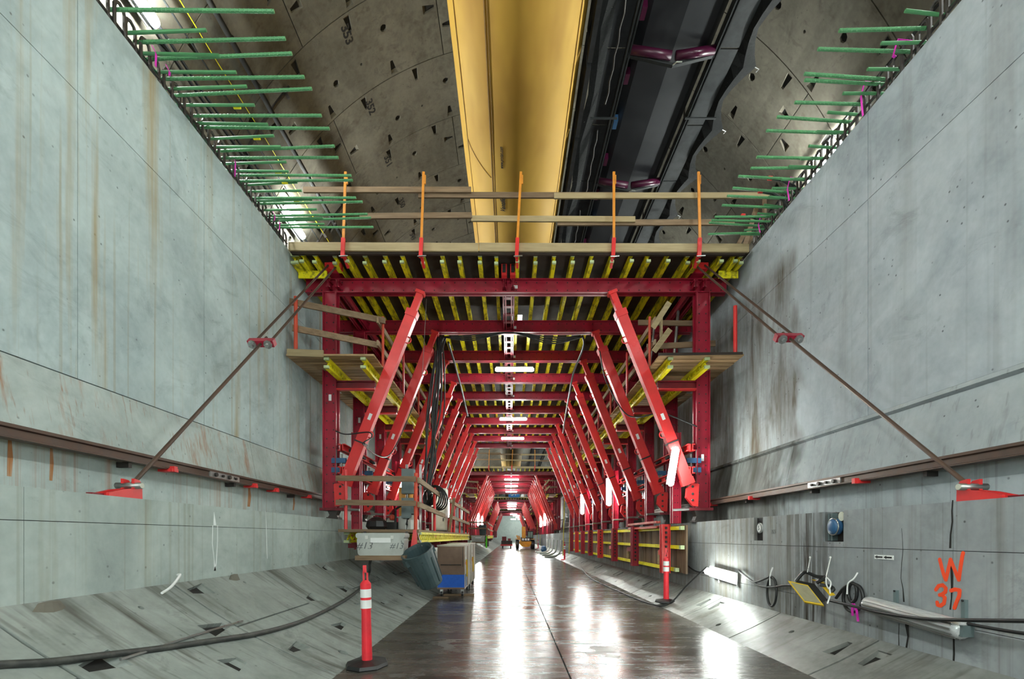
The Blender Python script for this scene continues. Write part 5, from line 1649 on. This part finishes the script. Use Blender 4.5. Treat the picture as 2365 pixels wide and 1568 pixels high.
# ================================================================ FURTHER IN
# telehandler
def telehandler():
    x, y = 1.95, 62.0
    t = thing('telehandler', 'yellow telehandler with green-tinted cab parked deep in the tunnel', 'vehicle', (x, y, 0))
    for s in (-1, 1):
        for yy in (y, y + 2.9):
            w = MB().lathe([(.5, -.2), (.58, -.17), (.6, 0), (.58, .17), (.5, .2)], (x + s * 1.0, yy, .6), 18, (1, 0, 0)).build('tyre', M['black'], t)
            MB().lathe([(.28, -.21), (.28, .21)], (x + s * 1.0, yy, .6), 12, (1, 0, 0)).build('hub', M['veh'], w)
            MB().box(x + s * 1.0 - .24, x + s * 1.0 + .24, yy - .55, yy + .5, 1.24, 1.32).build('fender', M['veh'], t)
    MB().prism([(-.75, .7), (-.55, .45), (.55, .45), (.75, .7), (.75, 1.0), (-.75, 1.0)], (x, y - .55, 0), (1, 0, 0), (0, 0, 1), (0, 4.2, 0)).build('chassis', M['veh'], t)
    MB().box(x - .5, x + .6, y - .6, y + 3.4, 1.0, 1.5).build('engine_deck', M['steel_dk'], t)
    for k in range(3):
        MB().box(x - .42 + .34 * k, x - .18 + .34 * k, y - .66, y - .6, 1.1, 1.36).build('work_light', M['label'], t)
    b = MB().bar((x - .2, y - .5, 1.55), (x - .12, y + 3.6, 2.7), .5, .55).build('boom', M['veh'], t)
    MB().box(x - .26, x - .14, y - .62, y - .5, 1.75, 2.2).build('boom_slot', M['ink'], b)
    MB().bar((x - .2, y - .55, 1.4), (x - .2, y - .5, 2.85), .42, .3, (0, 1, 0)).build('boom_head', M['veh'], b)
    MB().bar((x - .85, y - .5, 1.7), (x - .5, y - .6, .8), .14, .14, (0, 1, 0)).build('lift_arm', M['veh'], t)
    MB().bar((x - 1.1, y - .4, 1.75), (x - .85, y - .5, 1.2), .18, .1, (0, 1, 0)).build('lift_arm', M['veh'], t)
    c = MB().box(x + .3, x + 1.05, y + .6, y + 2.2, 1.3, 1.45).box(x + .3, x + 1.05, y + .6, y + 2.2, 2.2, 2.32).box(x + .3, x + .37, y + .6, y + .7, 1.45, 2.2).box(x + .98, x + 1.05, y + .6, y + .7, 1.45, 2.2).box(x + .62, x + .68, y + .6, y + .66, 1.45, 2.2).build('cab', M['ink'], t)
    MB().box(x + .36, x + .99, y + .64, y + 2.1, 1.46, 2.2).build('windscreen', M['glass'], c)
    MB().lathe([(.06, 0), (.06, .12)], (x + .6, y + 1.0, 2.32), 8).build('beacon', M['orange'], c)
    MB().tube([(x + .6, y + 1.6, 2.3), (x + .6, y + 1.6, 2.95)], .045, 8).build('exhaust', M['steel_dk'], t)
    MB().tube([(x - .1, y + 1.6, 2.5), (x - .1, y + 1.6, 3.2)], .03, 8).build('mast', M['steel_dk'], t)
    MB().prism([(-.6, .45), (-.35, .3), (.35, .3), (.6, .45), (.6, .62), (-.6, .62)], (x + .05, y - .8, 0), (1, 0, 0), (0, 0, 1), (0, .3, 0)).build('front_axle_guard', M['veh'], t)
telehandler()
t = thing('work_cart', 'small red cart with dark load left of the telehandler', 'cart', (-.4, 66, 0))
MB().box(-1.3, .35, 65.5, 68, .35, .55).build('bumper', M['red_bright'], t)
MB().box(-1.2, .3, 65.7, 68, .55, 1.05).build('load', M['steel_dk'], t)
MB().box(-1.1, -.5, 65.9, 67, 1.05, 1.6).box(-.3, .1, 65.9, 66.6, 1.05, 1.35).build('load_top', M['red_dark'], t)
for x in (-1.0, .1):
    MB().lathe([(.24, -.1), (.26, 0), (.24, .1)], (x, 65.8, .26), 12, (1, 0, 0)).build('wheel', M['black'], t)

# platform of the second gantry with its bin, cooler and lime tube
w2 = copy_tree(wp, None, lambda o: stemn(o) not in ('loose_batten',), (.05, 29.5, 0))
w2['label'] = 'distant timber work platform below the second gantry, left side'
bin_mesh((-2.25, 39.9, 1.7), (0, 0, 1), .32, .84, 'rubbish_bin', 'upright slate bin on the distant left work platform')
cooler(-2.58, 38.85, 1.16, 1.15, 'distant pale ice chest hung below the second work platform', False)
tag(MB().box(-3.15, -2.0, 38.8, 39.3, 1.05, 1.155).build('drink_shelf', M['wood']), 'distant timber shelf under the second ice chest', 'shelf')
t = thing('lime_tube', 'bright lime-green tube hanging beside the distant ice chest', 'tube', (-1.9, 38.8, .65))
MB().lathe([(.06, 0), (.07, .05), (.07, .75), (.04, .9), (.02, 1.0)], (-1.9, 38.8, .68), 10).build('tube_body', M['lime'], t)
MB().tube([(-1.9, 38.8, 1.66), (-1.9, 38.9, 1.75)], .01, 5).build('cord', M['label'], t)
t = thing('generator_set', 'dark generator standing on the invert beyond the second platform', 'machine', (-2.9, 56, .9))
MB().box(-3.4, -2.2, 56, 57.5, 1.05, 1.7).build('engine_block', M['ink'], t)
MB().box(-3.2, -2.4, 56.1, 57.4, 1.7, 2.5).build('canopy', M['steel_dk'], t)
MB().box(-3.0, -2.75, 55.97, 56, 1.25, 1.5).build('badge_plate', M['blue_steel'], t)
MB().box(-2.95, -2.5, 56.1, 57, .45, 1.05).build('skid', M['steel_dk'], t)
# blue sign on the third gantry
t = thing('gantry_sign', 'blue sign with pale letters on the front of the third gantry', 'sign', (.5, 73.6, 7.6))
MB().box(-.25, 1.45, 73.55, 73.6, 7.6, 8.75).build('board', M['sign_blue'], t)
text('ST', .95, (.6, 73.54, 8.12), (1, 0, 0), (0, 0, 1), M['cab'], 'lettering', t)
# pale sheet above the farthest gantry
tag(MB().box(-3.2, 5.0, 104.9, 105, 7.6, 9.0).build('hanging_sheet', M['white']), 'pale sheet hung above the front of the farthest gantry', 'sheet')
# pale pipes on the right invert deep in the tunnel
for k in range(5):
    y = 36 + 3.4 * k
    MBp = hose([(2.6, y, .06), (3.3, y + .6, .08), (3.85, y + 1.6, .35), (4.0, y + 1.7, 1.3)], .07, 8)
    tag(MBp.build('drain_pipe', M['white'], smooth=True), '%s bent drain pipe against the right plinth, deep in the tunnel' % ('nearest pale', 'second pale', 'middle pale', 'fourth pale', 'farthest pale')[k], 'pipe', 'pale drain pipes deep in the tunnel')
tag(MB().lathe([(.2, 0), (.3, .2), (.22, .5), (.05, .6)], (3.3, 47.5, .1), 12).build('blue_bundle', M['blue_steel']), 'small blue bundle on the floor edge deep in the tunnel', 'bundle')
